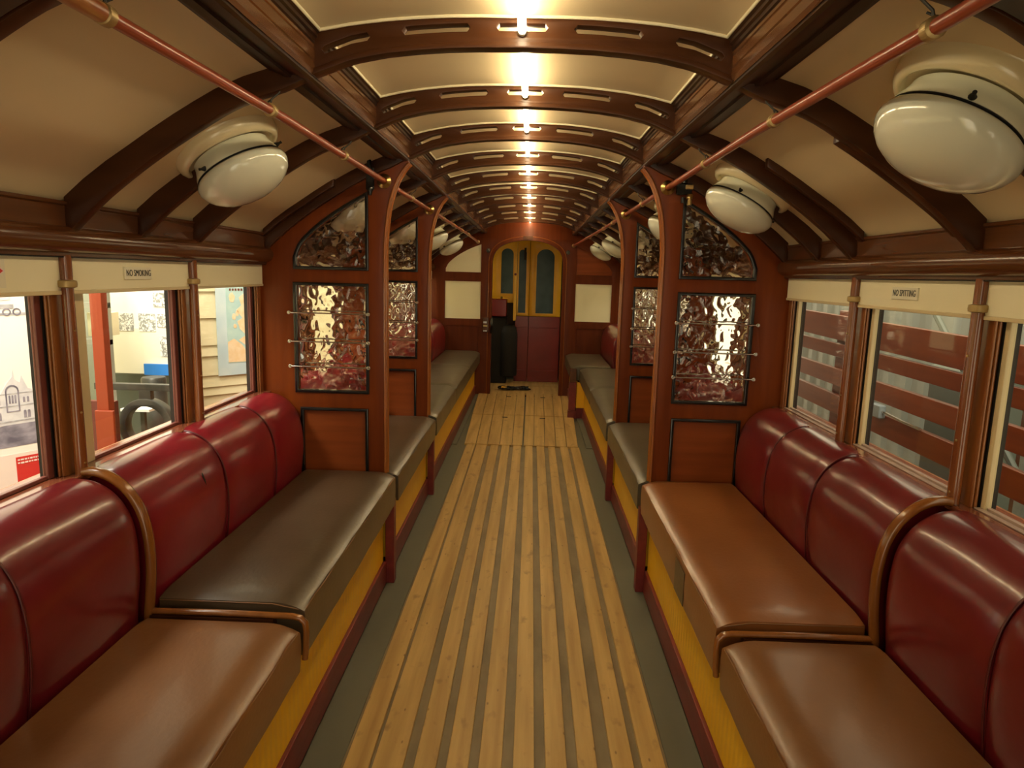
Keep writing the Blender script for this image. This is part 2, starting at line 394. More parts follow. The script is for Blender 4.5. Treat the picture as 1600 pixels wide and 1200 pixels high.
for k, y0 in enumerate((7.31, 7.55, 7.80, 8.05)):
    G().box(-.6, .6, y0, y0 + .235, -.010, .006).mk('threshold_board', 'floor_plank', fl, bevel=.001)

# ---------------------------------------------------------------- side walls, windows
for s in (-1, 1):
    g = G()
    X = lambda a, b: (min(s * a, s * b), max(s * a, s * b))
    g.box(*X(1.03, 1.12), YA, YB, -.1, .795)                       # dado behind the seats
    g.box(*X(1.036, 1.12), YA, YB, 1.309, 1.43)                    # letterboard above windows
    for n in range(-3, 12):
        g.box(*X(1.03, 1.085), RY(n) - .022, RY(n) + .030, .79, 1.32)
    w = g.mk('wall_' + sd(s), 'jamb_wood'); tag(w, kind='structure')
    # window board along the whole side
    t = G().box(*X(1.000, 1.10), YA, YB, .785, .803).mk('trim_sill_' + sd(s), 'sill_wood', bevel=.004); tag(t, kind='structure')
    # cove moulding, stepped frieze and half-round rail
    rail = root('trim_cornice_' + sd(s), (s * 1.0, 3, 1.36), kind='structure')
    fr = [(1.05, 1.305), (1.05, 1.425), (.993, 1.425), (.993, 1.418), (.999, 1.414), (1.001, 1.305)]
    G().ext_y([(s * a, b) for a, b in fr], [YA, YB]).mk('frieze', 'rail_wood', rail, bevel=.0015)
    hr = [(1.01, 1.312)] + [(1.005 - .036 * math.cos(a), 1.345 - .031 * math.sin(a)) for a in [math.radians(-90 + 15 * k) for k in range(12, -1, -1)]]
    hr = [(1.010, 1.314)] + [(1.005 - .032 * math.sin(math.radians(15 * k)), 1.342 - .030 * math.cos(math.radians(15 * k))) for k in range(0, 13)] + [(1.010, 1.372)]
    G().ext_y([(s * a, b) for a, b in hr], [YA, YB]).mk('half_round_rail', 'rail_wood', rail, smooth=40)
    G().box(*X(1.004, 1.03), YA, YB, 1.302, 1.312).mk('lower_bead', 'black_gloss', rail)  # thin black strip along the underside of the rail

# one window sash per bay, copied along
def sash(s, n, k):
    y0, y1 = RY(n) + .030, RY(n + 1) - .022
    X = lambda a, b: (min(s * a, s * b), max(s * a, s * b))
    r = root('window_%d' % k, (s * 1.06, y0, .80), kind='structure')
    G().box(*X(1.048, 1.062), y0, y0 + (.085 if s < 0 else .025), .803, 1.31).mk('near_stile', 'stile_cream' if s < 0 else 'stile_purple', r, bevel=.002)
    G().box(*X(1.048, 1.062), y1 - (.030 if s < 0 else .027), y1 - .010, .803, 1.31).mk('far_stile', 'stile_purple' if s < 0 else 'stile_cream', r, bevel=.002)
    G().box(*X(1.0468, 1.084), y1 - .009, y1 + .001, .803, 1.31).mk('run_channel', 'black_matt', r)
    G().box(*X(1.050, 1.062), y0 + .03, y1 - .03, .803, .812).mk('bottom_rail', 'stile_purple' if s < 0 else 'sill_sheen', r, bevel=.002)
    if s > 0: G().box(*X(1.034, 1.049), y0 + .01, y1 - .01, .803, .8065).mk('sheen_strip', 'sill_sheen', r, bevel=.001)  # added strip, coloured as the reflection on the right sill
    G().box(*X(1.055, 1.058), y0 + .03, y1 - .03, .81, 1.312).mk('pane', 'window_glass', r)
    # moulded jamb post on the far side, facing the viewer
    j = G()
    for (xa, xb, dy) in ((1.0305, 1.035, .006), (1.0365, 1.041, .010), (1.042, 1.0465, .004)):
        j.box(*X(xa, xb), y1 - dy, y1 + .002, .803, 1.222)
    j.mk('jamb_moulding', 'jamb_wood', r, bevel=.0015)
    return r
k = 0
for s in (-1, 1):
    first = None
    for n in range(-1, 11):
        k += 1
        if first is None: first = sash(s, n, k)
        else:
            c = dup(first, (0, (n + 1) * S, 0)); c.name = 'window_%d' % k

def blind(s, n):
    X = lambda a, b: (min(s * a, s * b), max(s * a, s * b))
    y0, y1 = RY(n) + .004, RY(n + 1) - .004
    r = root('blind_board', (s * 1.025, y0, 1.225))
    G().box(*X(1.018, 1.026), y0, y1, 1.228, 1.308).mk('board', 'blind_cream', r, bevel=.001)
    G().box(*X(1.015, 1.028), y0, y1, 1.220, 1.229).mk('batten', 'stile_cream', r, bevel=.0015)
    return r
def pillar(s, n):
    r = root('window_pillar', (s * 1.012, RY(n) + .004, .803))
    x = s * 1.010; y = RY(n) + .004
    G().lathe([(.014, 0), (.014, .02), (.013, .4), (.013, .505)], (x, y, .803), k=16).mk('post', 'pillar_wood', r, smooth=40)
    G().lathe([(.014, 0), (.020, .002), (.021, .009), (.020, .016), (.014, .018)], (x, y, 1.235), k=20).mk('brass_collar', 'old_brass', r, smooth=40)
    g = G()
    for z in (.83, .95, 1.14): g.lathe([(.003, 0), (.002, .0015)], (x - s * .0132, y - .004, z), (-s, -.3, 0), k=8)
    g.mk('screw', 'brass', r)
    return r
wn = {-1: 'left', 1: 'right'}
for s in (-1, 1):
    b0 = blind(s, -1); p0 = pillar(s, -1)
    for n in range(-1, 11):
        b = b0 if n == -1 else dup(b0, (0, (n + 1) * S, 0))
        nm = {-1: 'behind the viewer', 0: 'at the %s picture edge' % wn[s], 1: 'between the %s window pillars, middle of three' % wn[s], 2: 'next to the near %s partition' % wn[s]}.get(n)
        tag(b, 'cream blind board over the %s windows, %s' % (wn[s], nm or ORD[n + 1] + ' along'), 'blind', 'cream blind boards')
        if n in (3, 5, 11): continue
        p = p0 if n == -1 else dup(p0, (0, (n + 1) * S, 0))
        tag(p, 'round brown window pillar with brass collar, %s on the %s side' % ({1: 'nearest in view', 2: 'second in view'}.get(n, ORD[max(n, 0)] + ' along'), wn[s]), 'pillar', 'window pillars')

# enamel signs
def sign(name, s, yc, body, label):
    r = root(name, (s * 1.016, yc, 1.268))
    G().box(min(s * 1.0135, s * 1.018), max(s * 1.0135, s * 1.018), yc - .062, yc + .062, 1.252, 1.284).mk('plate', 'sign_ivory', r, bevel=.0008)
    mf = (lambda x, y, z: (-1.0133 + z, yc + x, 1.268 + y)) if s < 0 else (lambda x, y, z: (1.0133 - z, yc - x, 1.268 + y))
    t = text('lettering', body, .0235, 'ink', r, mf, sx=.72)
    tag(r, label, 'sign')
sign('no_smoking_sign', -1, 1.802, 'NO SMOKING', 'small ivory sign reading NO SMOKING on the left blind board')
sign('no_spitting_sign', 1, 1.822, 'NO SPITTING', 'small ivory sign reading NO SPITTING on the right blind board')
r = root('diamond_sign', (-1.018, 1.24, 1.265), 'ivory notice with red diamond on the blind board at left edge', 'sign')
G().box(-1.018, -1.0145, 1.24, 1.338, 1.238, 1.295).mk('plate', 'sign_ivory', r)
def dm(sz, x): return [(x, 1.295 - sz, 1.272), (x, 1.295, 1.272 + sz * .6), (x, 1.295 + sz, 1.272), (x, 1.295, 1.272 - sz * .6)]
for nm, sz, x, mt in (('diamond_border', .043, -1.0142, 'pink_card'), ('diamond', .037, -1.0136, 'red_card')):
    v = dm(sz, x) + [(x - .0008, a, b) for (_, a, b) in dm(sz, x)]
    G().add(v, [(0, 1, 2, 3), (4, 5, 6, 7), (0, 1, 5, 4), (1, 2, 6, 5), (2, 3, 7, 6), (3, 0, 4, 7)]).mk(nm, mt, r)

# ---------------------------------------------------------------- long roof beams
for s in (-1, 1):
    pf = [(.424, 1.83), (.424, 1.800), (.432, 1.792), (.432, 1.782), (.440, 1.776), (.442, 1.762), (.449, 1.757), (.450, 1.742), (.458, 1.737), (.460, 1.720), (.468, 1.716), (.472, 1.708), (.480, 1.711), (.486, 1.706), (.494, 1.710), (.500, 1.704), (.508, 1.706), (.512, 1.716), (.524, 1.712), (.532, 1.716), (.536, 1.735), (.536, 1.76), (.50, 1.80)]
    o = root('trim_roof_beam_' + sd(s), (s * .48, 3, 1.7), kind='structure')
    L_ = ys[:-1] + [YB]
    for nm, q, mt in (('cornice_moulding', [(.424, 1.83), (.424, 1.800), (.429, 1.796), (.429, 1.789), (.434, 1.786), (.434, 1.778), (.438, 1.774), (.50, 1.774), (.50, 1.83)], 'dark_moulding'),
                      ('side_board', [(.437, 1.774), (.437, 1.768), (.4395, 1.766), (.4395, 1.763), (.437, 1.761), (.437, 1.744), (.4395, 1.742), (.4395, 1.739), (.437, 1.737), (.438, 1.722), (.442, 1.714), (.47, 1.714), (.47, 1.774)], 'beam_wood'),
                      ('soffit_moulding', [(.445, 1.72), (.445, 1.709), (.451, 1.704), (.466, 1.704), (.468, 1.709), (.486, 1.709), (.488, 1.703), (.503, 1.703), (.506, 1.709), (.520, 1.709), (.522, 1.714), (.532, 1.712), (.537, 1.716), (.537, 1.76), (.46, 1.76)], 'dark_moulding')):
        G().ext_y([(s * a, b) for a, b in q], L_, warp=camber).mk(nm, mt, o)

# ---------------------------------------------------------------- slotted roof ribs
def slots():
    L = []
    for (a, b) in ((-.415, -.325), (-.245, -.115), (-.048, .048), (.115, .245), (.325, .415)):
        L.append((a, b))
    return L
def arch_shape(n, y0, thick, nm, par):
    xs = [-.46 + .92 * i / 46 for i in range(47)]
    top = [(x, interp(CEIL, x) + .008) for x in xs]; bot = [(x, interp(LOW, x)) for x in reversed(xs)]
    loops = [top + bot]
    for (a, b) in slots():
        m = 8; lo = .031; hi = .047
        if a > -.06 and b < .06: lo, hi = .032, .047
        up = []; dn = []
        for i in range(m + 1):
            x = a + (b - a) * i / m; zl = interp(LOW, x)
            up.append((x, zl + hi)); dn.append((x, zl + lo))
        r_ = (hi - lo) / 2
        e0 = (a - r_ * .8, interp(LOW, a) + (hi + lo) / 2); e1 = (b + r_ * .8, interp(LOW, b) + (hi + lo) / 2)
        loops.append([e0] + up + [e1] + dn[::-1])
    ym = y0 + thick / 2
    return shape(nm, loops, y0, y0 + thick, 'dark_rib_wood', par, bevel=.0015, mapf=lambda x, y, z: camber((x, ym + z, y)), smooth=35)
def cove_arm(s, y0, thick, nm, par, drop=0., x0=.44, mat='dark_rib_wood'):
    xs = [x0 + (1.0 - x0) * i / 24 for i in range(25)]
    lp = [(s * x, interp(CEIL, x) + .008) for x in xs] + [(s * x, interp(LOW, x) - drop) for x in reversed(xs)]
    return shape(nm, [lp], y0, y0 + thick, mat, par, bevel=.002, mapf=lambda x, y, z: camber((x, y0 + thick / 2 + z, y)), smooth=35)
def make_rib(n):
    r = root('roof_rib', (0, RY(n), 1.70))
    th = .030
    y0 = RY(n)
    arch_shape(n, y0, th, 'slotted_arch', r)
    for s in (-1, 1):
        if n not in (3, 5): cove_arm(s, y0, th, 'cove_arm', r)
        # bottom flange glued along the arch
    xs = [-.44 + .88 * i / 40 for i in range(41)]
    lp = [(x, interp(LOW, x) + .010) for x in xs] + [(x, interp(LOW, x) - .002) for x in reversed(xs)]
    shape('bottom_bead', [lp], y0 - .004, y0 + th + .004, 'dark_rib_wood', r, bevel=.0015, mapf=lambda x, y, z: camber((x, y0 + th / 2 + z, y)), smooth=35)
    xs = [-.425 + .85 * i / 30 for i in range(31)]
    for yy in (y0 - .004, y0 + th + .004):  # cream tubes stand in for the highlight along the ceiling panel edges
        G().tube([camber((x, yy, interp(CEIL, x) - .001)) for x in xs], .0045, 6).mk('highlight_bead', 'blind_cream', r, smooth=60)
    for s in (-1, 1):
        G().tube([camber((s * .424, yy, interp(CEIL, .424) - .001)) for yy in (y0 + th + .004, y0 + S - .004)], .0045, 6).mk('highlight_bead', 'blind_cream', r, smooth=60)  # lengthwise tubes, cream for the same edge highlight
    return r
ribs = {}
for n in (0, 1, 2, 3, 4): ribs[n] = make_rib(n)
for n in range(5, 11):
    src = ribs[3] if n == 5 else ribs[4]
    ribs[n] = dup(src, (0, (n - (3 if n == 5 else 4)) * S, 0))
for n, r in ribs.items():
    extra = {0: 'above the viewer', 3: 'over the nearer pair of partitions', 5: 'over the farther pair of partitions', 10: 'last one before the end wall'}.get(n)
    tag(r, ('dark slotted curved roof rib, ' + (extra or (ORD[n - 1] + ' one counted from the viewer'))), 'roof rib', 'slotted roof ribs')
# broad header over the viewer; its dark colour stands in for shadow
for s in (-1, 1):
    o = cove_arm(s, .70, .225, 'shadow_header', None, drop=.0, x0=.45, mat='dark_moulding')
    tag(o, 'broad timber header coloured dark as shadow in the upper %s picture corner' % wn[s], 'timber header')

# short intermediate cove ribs behind the lamps
def short_rib(s, y, x0=.80):
    r = cove_arm(s, y, .028, 'short_cove_rib', None, x0=x0, drop=-.004)
    return r
LAMPS = {-1: [1.80 + 1.15 * k for k in range(5)], 1: [1.20 + 1.15 * k for k in range(6)]}
for s in (-1, 1):
    for k, y in enumerate(LAMPS[s]):
        o = short_rib(s, y - .014)
        tag(o, 'short dark rib carrying the %s dome lamp on the %s side' % (ORD[k], wn[s]), 'roof rib', 'short lamp ribs')
# battens that stop part way up the cove
def batten(s, y, x0, lab, w=.026, dp=.026):
    xs = [x0 + (.995 - x0) * i / 18 for i in range(19)]
    lp = [(s * x, interp(CEIL, x) + .004) for x in xs] + [(s * x, interp(CEIL, x) - dp) for x in reversed(xs)]
    o = shape('cove_batten', [lp], y - w / 2, y + w / 2, 'dark_rib_wood', None, bevel=.004)
    tag(o, lab, 'batten')
batten(1, 2.046, .70, 'dark wire batten beside the second right cove rib')
batten(1, 1.60, .705, 'dark wire batten behind the largest lamp on the right', .034, .036)
batten(-1, 2.15, .70, 'dark wire batten just beyond the nearest left lamp')
batten(-1, 2.625, .72, 'dark wire batten along the curve above the near left partition')

# ---------------------------------------------------------------- light tubes down the centre of the roof
def tube_light(n):
    y0, y1 = RY(n) + .02, RY(n + 1) - .045
    zc = camber((0, (y0 + y1) / 2, 1.831))[2]
    r = root('light_tube', (0, y0, zc))
    G().tube([(0, y0, zc), (0, y1 + .035, zc)], .0085, 12).mk('tube', 'tube_glow', r, smooth=60)
    G().lathe([(.0085, 0), (.010, .003), (.010, .018), (.004, .022)], (0, y1 + .035, zc), (0, 1, 0), k=12).mk('end_cap', 'porcelain', r, smooth=40)
    G().tube([(0, y0 + .2, zc), (0, y0 + .2, zc + .03)], .004, 8).mk('clip', 'porcelain', r)
    return r
tl = {}
for n in (0, 1, 2, 3): tl[n] = tube_light(n)
for n in range(4, 11): tl[n] = dup(tl[3], (0, (n - 3) * S, 0))
for n, r in tl.items():
    tag(r, 'glowing warm white tube light in the roof centre, ' + {0: 'cut by the top picture edge', 10: 'farthest one by the end wall'}.get(n, 'beyond slotted rib %s' % ORD[n - 1]), 'tube light', 'tube lights along the roof')

# ---------------------------------------------------------------- dome lamps
def make_lamp(s):
    x, z = .763, 1.602
    ax = Vector((-s * .50, 0, -.866)).normalized()
    r = root('dome_lamp', (0, 0, 0))
    o = Vector((s * x, 0, z))
    G().lathe([(.150, -.05), (.150, -.012), (.143, -.004), (.137, .002), (.137, .010), (.134, .020), (.127, .029), (.119, .032), (.115, .030), (.112, .018), (.09, .016)], o, ax, 56).mk('ceiling_rose', 'lamp_rose_cream', r, smooth=50)
    G().lathe([(.100, .026), (.101, .034), (.105, .046), (.112, .060), (.113, .066), (.10, .068)], o, ax, 56).mk('porcelain_ring', 'porcelain', r, smooth=50)
    G().lathe([(.108, .0665), (.1136, .067), (.1136, .0685), (.108, .069)], o, ax, 56).mk('gasket', 'black_matt', r)
    G().lathe([(.110, .069), (.118, .075), (.1215, .085), (.120, .096), (.113, .109), (.100, .122), (.081, .134), (.056, .143), (.028, .148), (.004, .1495)], o, ax, 56).mk('glass_dome', 'opal_glass', r, smooth=60)
    e1 = Vector((0, 1, 0)); e2 = ax.cross(e1)
    for a in (math.radians(205), math.radians(325), math.radians(85)):
        d = e1 * math.cos(a) + e2 * math.sin(a)
        p = o + ax * .060 + d * .110
        G().lathe([(.007, 0), (.005, .006), (.003, .012), (.0035, .018)], p, d, 10).mk('screw', 'black_matt', r, smooth=40)
    return r
for s in (-1, 1):
    L = make_lamp(s)
    for k, y in enumerate(LAMPS[s]):
        o = L if k == 0 else dup(L)
        o.location = (0, y, 0)
        lab = '%s white glass dome lamp on the %s ceiling cove' % (ORD[k], wn[s])
        if s == 1 and k == 0: lab = 'largest white glass dome lamp, at the upper right picture edge'
        tag(o, lab, 'ceiling lamp', 'white glass dome lamps')

# ---------------------------------------------------------------- grab pipes
PX, PZ = .5375, 1.628
for s in (-1, 1):
    r = root('grab_pipe', (s * PX, 2.6, PZ), 'long reddish copper grab pipe under the %s roof beam' % wn[s], 'grab pipe')
    pts = [(s * PX, y, PZ - .02 * max(0, (1.6 - y)) - (.0 if y < 6 else .012 * (y - 6))) for y in (-.3, .5, .95, 1.3, 1.6, 2.2, 3, 4, 5, 6, 6.6, 7.0, 7.16)]
    if s > 0: pts = [(s * PX - (0 if q[1] < 5.5 else .045 * (q[1] - 5.5)), q[1], q[2] - (0 if q[1] < 5.5 else .01 * (q[1] - 5.5))) for q in pts]
    G().tube(pts, .0105, 14).mk('pipe', 'copper_pipe', r, smooth=60)
    if s < 0: G().tube([(s * PX, y, PZ - .02 * (1.6 - y)) for y in (-.2, .3, .6, .93)], .0135, 14).mk('varnished_sleeve', 'ochre_pipe', r, smooth=60)
    def pz(y): return PZ - .02 * max(0, 1.6 - y)
    for n in (0, 1, 2, 4, 6, 7, 8, 9):
        y = RY(n) + .01
        G().lathe([(.0105, 0), (.0145, .003), (.0145, .018), (.0105, .021)], (s * PX, y - .01, pz(y)), (0, 1, 0), k=16).mk('pipe_collar', 'old_brass', r, smooth=40)
        hk = [(s * PX, y, pz(y) + .011), (s * (PX - .003), y, pz(y) + .022), (s * (PX - .020), y, pz(y) + .036), (s * (PX - .026), y, pz(y) + .052), (s * (PX - .016), y, pz(y) + .064), (s * (PX - .006), y + .004, interp(LOW, PX - .006) + .012)]
        if n < 5: hk2 = [(s * PX, y, pz(y) + .011), (s * (PX + .012), y + .02, pz(y) + .022), (s * (PX + .006), y + .03, pz(y) + .030)]
        G().tube(hk, .0022, 8).mk('hanger_hook', 'dark_steel', r, smooth=60)
        if n < 5: G().tube(hk2, .0018, 8).mk('spring_clip', 'black_matt', r, smooth=60)
    for n in (3, 5):
        G().lathe([(.011, -.010), (.014, -.012), (.019, -.008), (.027, -.001), (.027, .004), (.016, .006)], (s * PX, RY(n) - .006, PZ), (0, 1, 0), k=24).mk('brass_flange', 'brass', r, smooth=40)
    G().lathe([(.010, -.012), (.017, -.008), (.02, 0), (.02, .012)], (pts[-1][0], 7.185, pts[-1][2]), (0, 1, 0), k=20).mk('brass_flange', 'old_brass', r, smooth=40)

# ---------------------------------------------------------------- partitions (screens across the car)
def arc(pts, n=6):
    """Catmull-Rom through pts"""
    out = []
    P = [pts[0]] + list(pts) + [pts[-1]]
    for i in range(1, len(P) - 2):
        for k in range(n):
            t = k / n; p0, p1, p2, p3 = [Vector(q) for q in P[i - 1:i + 3]]
            out.append(tuple(.5 * ((2 * p1) + (p2 - p0) * t + (2 * p0 - 5 * p1 + 4 * p2 - p3) * t * t + (3 * p1 - p0 - 3 * p2 + p3) * t ** 3)))
    out.append(tuple(pts[-1])); return out
def mirror(s, lp): return [(s * a, b) for a, b in lp]
def offset_loop(lp, d):
    n = len(lp); out = []
    A = sum(lp[i][0] * lp[(i + 1) % n][1] - lp[(i + 1) % n][0] * lp[i][1] for i in range(n)); sg = 1 if A > 0 else -1
    for i in range(n):
        p0, p1, p2 = Vector(lp[i - 1]), Vector(lp[i]), Vector(lp[(i + 1) % n])
        a = (p1 - p0).normalized(); b = (p2 - p1).normalized()
        n1 = Vector((a.y, -a.x)) * sg; n2 = Vector((b.y, -b.x)) * sg
        m = (n1 + n2); m = m / max(m.length_squared / 2, .3)
        out.append((p1.x + m.x * d, p1.y + m.y * d))
    return out
GL = [(.612, .812), (.889, .812), (.889, 1.229), (.612, 1.229)]
GU = [(.611, 1.300), (.886, 1.300)] + arc([(.886, 1.335), (.866, 1.382), (.835, 1.418), (.79, 1.458), (.735, 1.498), (.675, 1.536), (.611, 1.572)])
WP = [(.617, .40), (.870, .40), (.870, .731), (.617, .731)]
ARCH = [(.542, .36), (.542, 1.38)] + arc([(.541, 1.40), (.536, 1.46), (.526, 1.53), (.508, 1.595), (.486, 1.645), (.462, 1.680), (.446, 1.697)])
def make_partition(s, n):
    y0 = RY(n) + .001; th = .036
    r = root('partition', (s * .8, y0, .36))
    top = [(x, interp(CEIL, x) + .004) for x in [.446 + (1.03 - .446) * i / 26 for i in range(27)]]
    outer = ARCH + top + [(1.034, 1.38), (1.034, .36)]
    shape('screen_frame', [mirror(s, outer), mirror(s, GL), mirror(s, GU), mirror(s, WP)], y0, y0 + th, 'varnished_mahogany', r, bevel=.002)
    # dark capping rib along the cove on the face
    cx = [.44 + (1.0 - .44) * i / 24 for i in range(25)]
    lp = [(s * x, interp(CEIL, x) + .006) for x in cx] + [(s * x, interp(LOW, x) + .0) for x in reversed(cx)]
    shape('capping_rib', [lp], y0 - .022, y0 - .0005, 'dark_rib_wood', r, bevel=.003)
    for nm, lp, pane in (('lower', GL, 'glass_pane'), ('upper', GU, 'glass_pane'), ('panel', WP, 'wood_panel')):
        o_ = offset_loop(lp, .011); i_ = offset_loop(lp, -.002)
        shape('black_bead', [mirror(s, o_), mirror(s, i_)], y0 - .007, y0 + .012, 'black_gloss', r, bevel=.003)
        if pane == 'glass_pane':
            shape('glass_pane', [mirror(s, offset_loop(lp, .004))], y0 + .014, y0 + .019, 'hammered_glass', r)
        else:
            shape('wood_panel', [mirror(s, offset_loop(lp, .004))], y0 + .010, y0 + .024, 'mahogany_panel', r)
    # rounded nosing following the opening
    ed = [(.542, .476), (.542, 1.0), (.542, 1.3)] + [(x, z) for x, z in ARCH if z > 1.35]
    G().tube([(s * (x - .004), y0 - .002, z) for x, z in ed], .0055, 10, sq=(1, 1)).mk('edge_bead', 'bead_wood', r, smooth=60)
    G().tube([(s * (x - .006), y0 + .018, z) for x, z in ed], .010, 10).mk('nosing', 'bead_wood', r, smooth=60)
    for z in (1.121, 1.008, .909):
        b = G().tube([(s * .606, y0 - .020, z), (s * .75, y0 - .021, z), (s * .906, y0 - .020, z)], .0030, 10).mk('guard_bar', 'chrome', r, smooth=60)
        for x in (.600, .912):
            ring = [(s * x + .0055 * math.cos(a), y0 - .020, z + .0055 * math.sin(a)) for a in [math.pi * 2 * q / 16 for q in range(17)]]
            g = G().tube(ring, .0026, 8); g.tube([(s * x, y0 - .024, z), (s * x, y0 + .002, z)], .0030, 8)
            g.mk('ring_end', 'chrome', b, smooth=60)
        G().tube([(s * .606, y0 + .05, z + .006), (s * .906, y0 + .05, z + .006)], .0028, 8).mk('rear_guard_bar', 'chrome', r, smooth=60)
    X = lambda a, b: (min(s * a, s * b), max(s * a, s * b))
    G().box(*X(.503, .540), y0 - .004, y0 + .040, 0.0, .362).mk('foot_post', 'dark_paint_red', r, bevel=.003)
    return r
for s in (-1, 1):
    a = make_partition(s, 3)
    tag(a, 'nearer varnished wooden partition with rippled glass on the %s side' % wn[s], 'partition', 'glazed partitions', 'thing')
    b = dup(a, (0, 2 * S, 0))
    tag(b, 'farther varnished wooden partition with rippled glass on the %s side' % wn[s], 'partition', 'glazed partitions')

# black bell-wire fittings on the nearer partitions
for s in (-1, 1):
    y = RY(3) - .03
    if s > 0:
        r = root('wiring_fitting', (.59, y, 1.60), 'black and brass fitting under the right grab pipe on the partition', 'fitting')
        G().box(.565, .622, y - .010, y + .008, 1.600, 1.640).mk('body', 'black_matt', r, bevel=.004)
        G().lathe([(.010, 0), (.012, .004), (.012, .016), (.008, .020)], (.613, y - .012, 1.602), (0, 0, -1), 16).mk('brass_gland', 'brass', r, smooth=40)
        G().lathe([(.009, 0), (.009, .022)], (.613, y - .012, 1.584), (0, 0, -1), 16).mk('brass_tip', 'old_brass', r, smooth=40)
        G().lathe([(.011, 0), (.011, .03), (.006, .034)], (.590, y - .018, 1.640), (0, 0, 1), 16).mk('upper_knob', 'black_gloss', r, smooth=40)
        G().lathe([(.009, 0), (.009, .02)], (.588, y - .018, 1.588), (0, 0, -1), 16).mk('lower_knob', 'black_gloss', r, smooth=40)
        G().box(.596, .625, y - .02, y, 1.618, 1.636).mk('side_nut', 'old_brass', r, bevel=.004)
    else:
        r = root('wiring_fitting', (-.58, y, 1.60), 'black fitting beside the left grab pipe on the partition', 'fitting')
        G().box(-.600, -.570, y - .010, y + .008, 1.59, 1.675).mk('body', 'black_matt', r, bevel=.005)
        G().lathe([(.008, 0), (.008, .03), (.004, .034)], (-.585, y - .016, 1.668), (0, 0, 1), 16).mk('upper_knob', 'black_gloss', r, smooth=40)
        G().lathe([(.010, 0), (.012, .008), (.006, .03)], (-.582, y - .016, 1.600), (0, 0, -1), 16).mk('lower_knob', 'black_gloss', r, smooth=40)

# ---------------------------------------------------------------- benches
def cushion(s, xf, xb, y0, y1, z0, z1, mat, pipe, lab, grp):
    """box cushion: crowned top, rounded edges, piping round the top"""
    r = root('seat_cushion', (s * (xf + xb) / 2, (y0 + y1) / 2, z0))
    nx, ny, nz = 20, max(10, int((y1 - y0) / .035)), 5
    bm = bmesh.new(); bmesh.ops.create_cube(bm, size=2)
    bmesh.ops.delete(bm, geom=list(bm.verts), context='VERTS')
    v = {}; f = []
    idx = {}
    verts = []
    def P(i, j, k):
        key = (i, j, k)
        if key in idx: return idx[key]
        u = (i / nx) ** 1.7; w = j / ny; w = .5 - .5 * math.copysign(abs(1 - 2 * w) ** .75, 1 - 2 * w); t = k / nz
        x = xf + (xb - xf) * u; y = y0 + (y1 - y0) * w; z = z0 + (z1 - z0) * t
        cu, cw = 1 - (2 * u - 1) ** 6, 1 - (2 * w - 1) ** 10
        if k == nz:
            df = abs(x - xf); dy = min(y - y0, y1 - y)
            z += .009 - .021 * max(0, 1 - df / .075) ** 2 - .008 * max(0, 1 - dy / .06) ** 2 + .0012 * noise.noise(Vector((x * 9, y * 7, s * 3 + y0))) * cu * cw
        bul = .005 * math.sin(math.pi * t)
        if i == 0: x -= bul * (.4 + .6 * cw) + .002 * noise.noise(Vector((y * 10, z * 9, y0)))
        if j == 0: y -= bul * .7
        if j == ny: y += bul * .7
        idx[key] = len(verts); verts.append((s * x, y, z)); return idx[key]
    for i in range(nx):
        for j in range(ny):
            f.append((P(i, j, 0), P(i + 1, j, 0), P(i + 1, j + 1, 0), P(i, j + 1, 0))); f.append((P(i, j, nz), P(i + 1, j, nz), P(i + 1, j + 1, nz), P(i, j + 1, nz)))
    for i in range(nx):
        for k in range(nz):
            for j in (0, ny): f.append((P(i, j, k), P(i + 1, j, k), P(i + 1, j, k + 1), P(i, j, k + 1)))
    for j in range(ny):
        for k in range(nz):
            for i in (0, nx): f.append((P(i, j, k), P(i, j + 1, k), P(i, j + 1, k + 1), P(i, j, k + 1)))
    bm.free()
    mk('cover', verts, f, mat, r, bevel=.013, seg=4)
    o = .004; e = .014
    pts = [(xb, y0 + o)] + [(xf + e, y0 + o), (xf + .6 * o, y0 + .5 * e), (xf + o * .4, y0 + e)]
    pp = [(s * xb, y0 + .001, z1 - .003)]
    pp += [(s * (xf + .08), y0 - .0005, z1 - .003), (s * (xf + .02), y0 - .0005, z1 - .014), (s * (xf + .006), y0 + .003, z1 - .019), (s * (xf + .0005), y0 + .012, z1 - .019)]
    m = max(4, int((y1 - y0) / .06))
    pp += [(s * (xf - .0005 + .0015 * math.sin(q * 1.7)), y0 + .02 + (y1 - y0 - .04) * q / m, z1 - .0165 + .001 * math.sin(q * 2.3)) for q in range(m + 1)]
    pp += [(s * (xf + .0005), y1 - .012, z1 - .019), (s * (xf + .006), y1 - .003, z1 - .019), (s * (xf + .02), y1, z1 - .014), (s * (xf + .08), y1, z1 - .003), (s * xb, y1, z1 - .003)]
    G().tube(pp, .0017, 6).mk('piping', pipe, r, smooth=60)
    tag(r, lab, 'seat cushion', grp)
    return r
ZC0, ZC1 = .345, .474
CG = 'bench seat cushions'
cushion(-1, .492, .857, .45, 1.480, .335, .458, 'tan_vinyl', 'tan_piping', 'brown cushion nearest the viewer on the left bench', CG)
cushion(1, .508, .857, .45, 1.478, .335, .462, 'tan_vinyl', 'tan_piping', 'brown cushion nearest the viewer on the right bench', CG)
cushion(-1, .497, .857, 1.535, 2.650, ZC0, .482, 'umber_vinyl', 'tan_piping', 'dark brown cushion in front of the nearer left partition', CG)
cushion(1, .506, .857, 1.530, 2.650, ZC0, .482, 'russet_vinyl', 'tan_piping', 'russet cushion with a darker patch in front of the nearer right partition', CG)
cushion(-1, .495, .857, 2.702, 3.800, ZC0, .470, 'umber_vinyl', 'slate_vinyl', 'dark cushion between the two left partitions', CG)
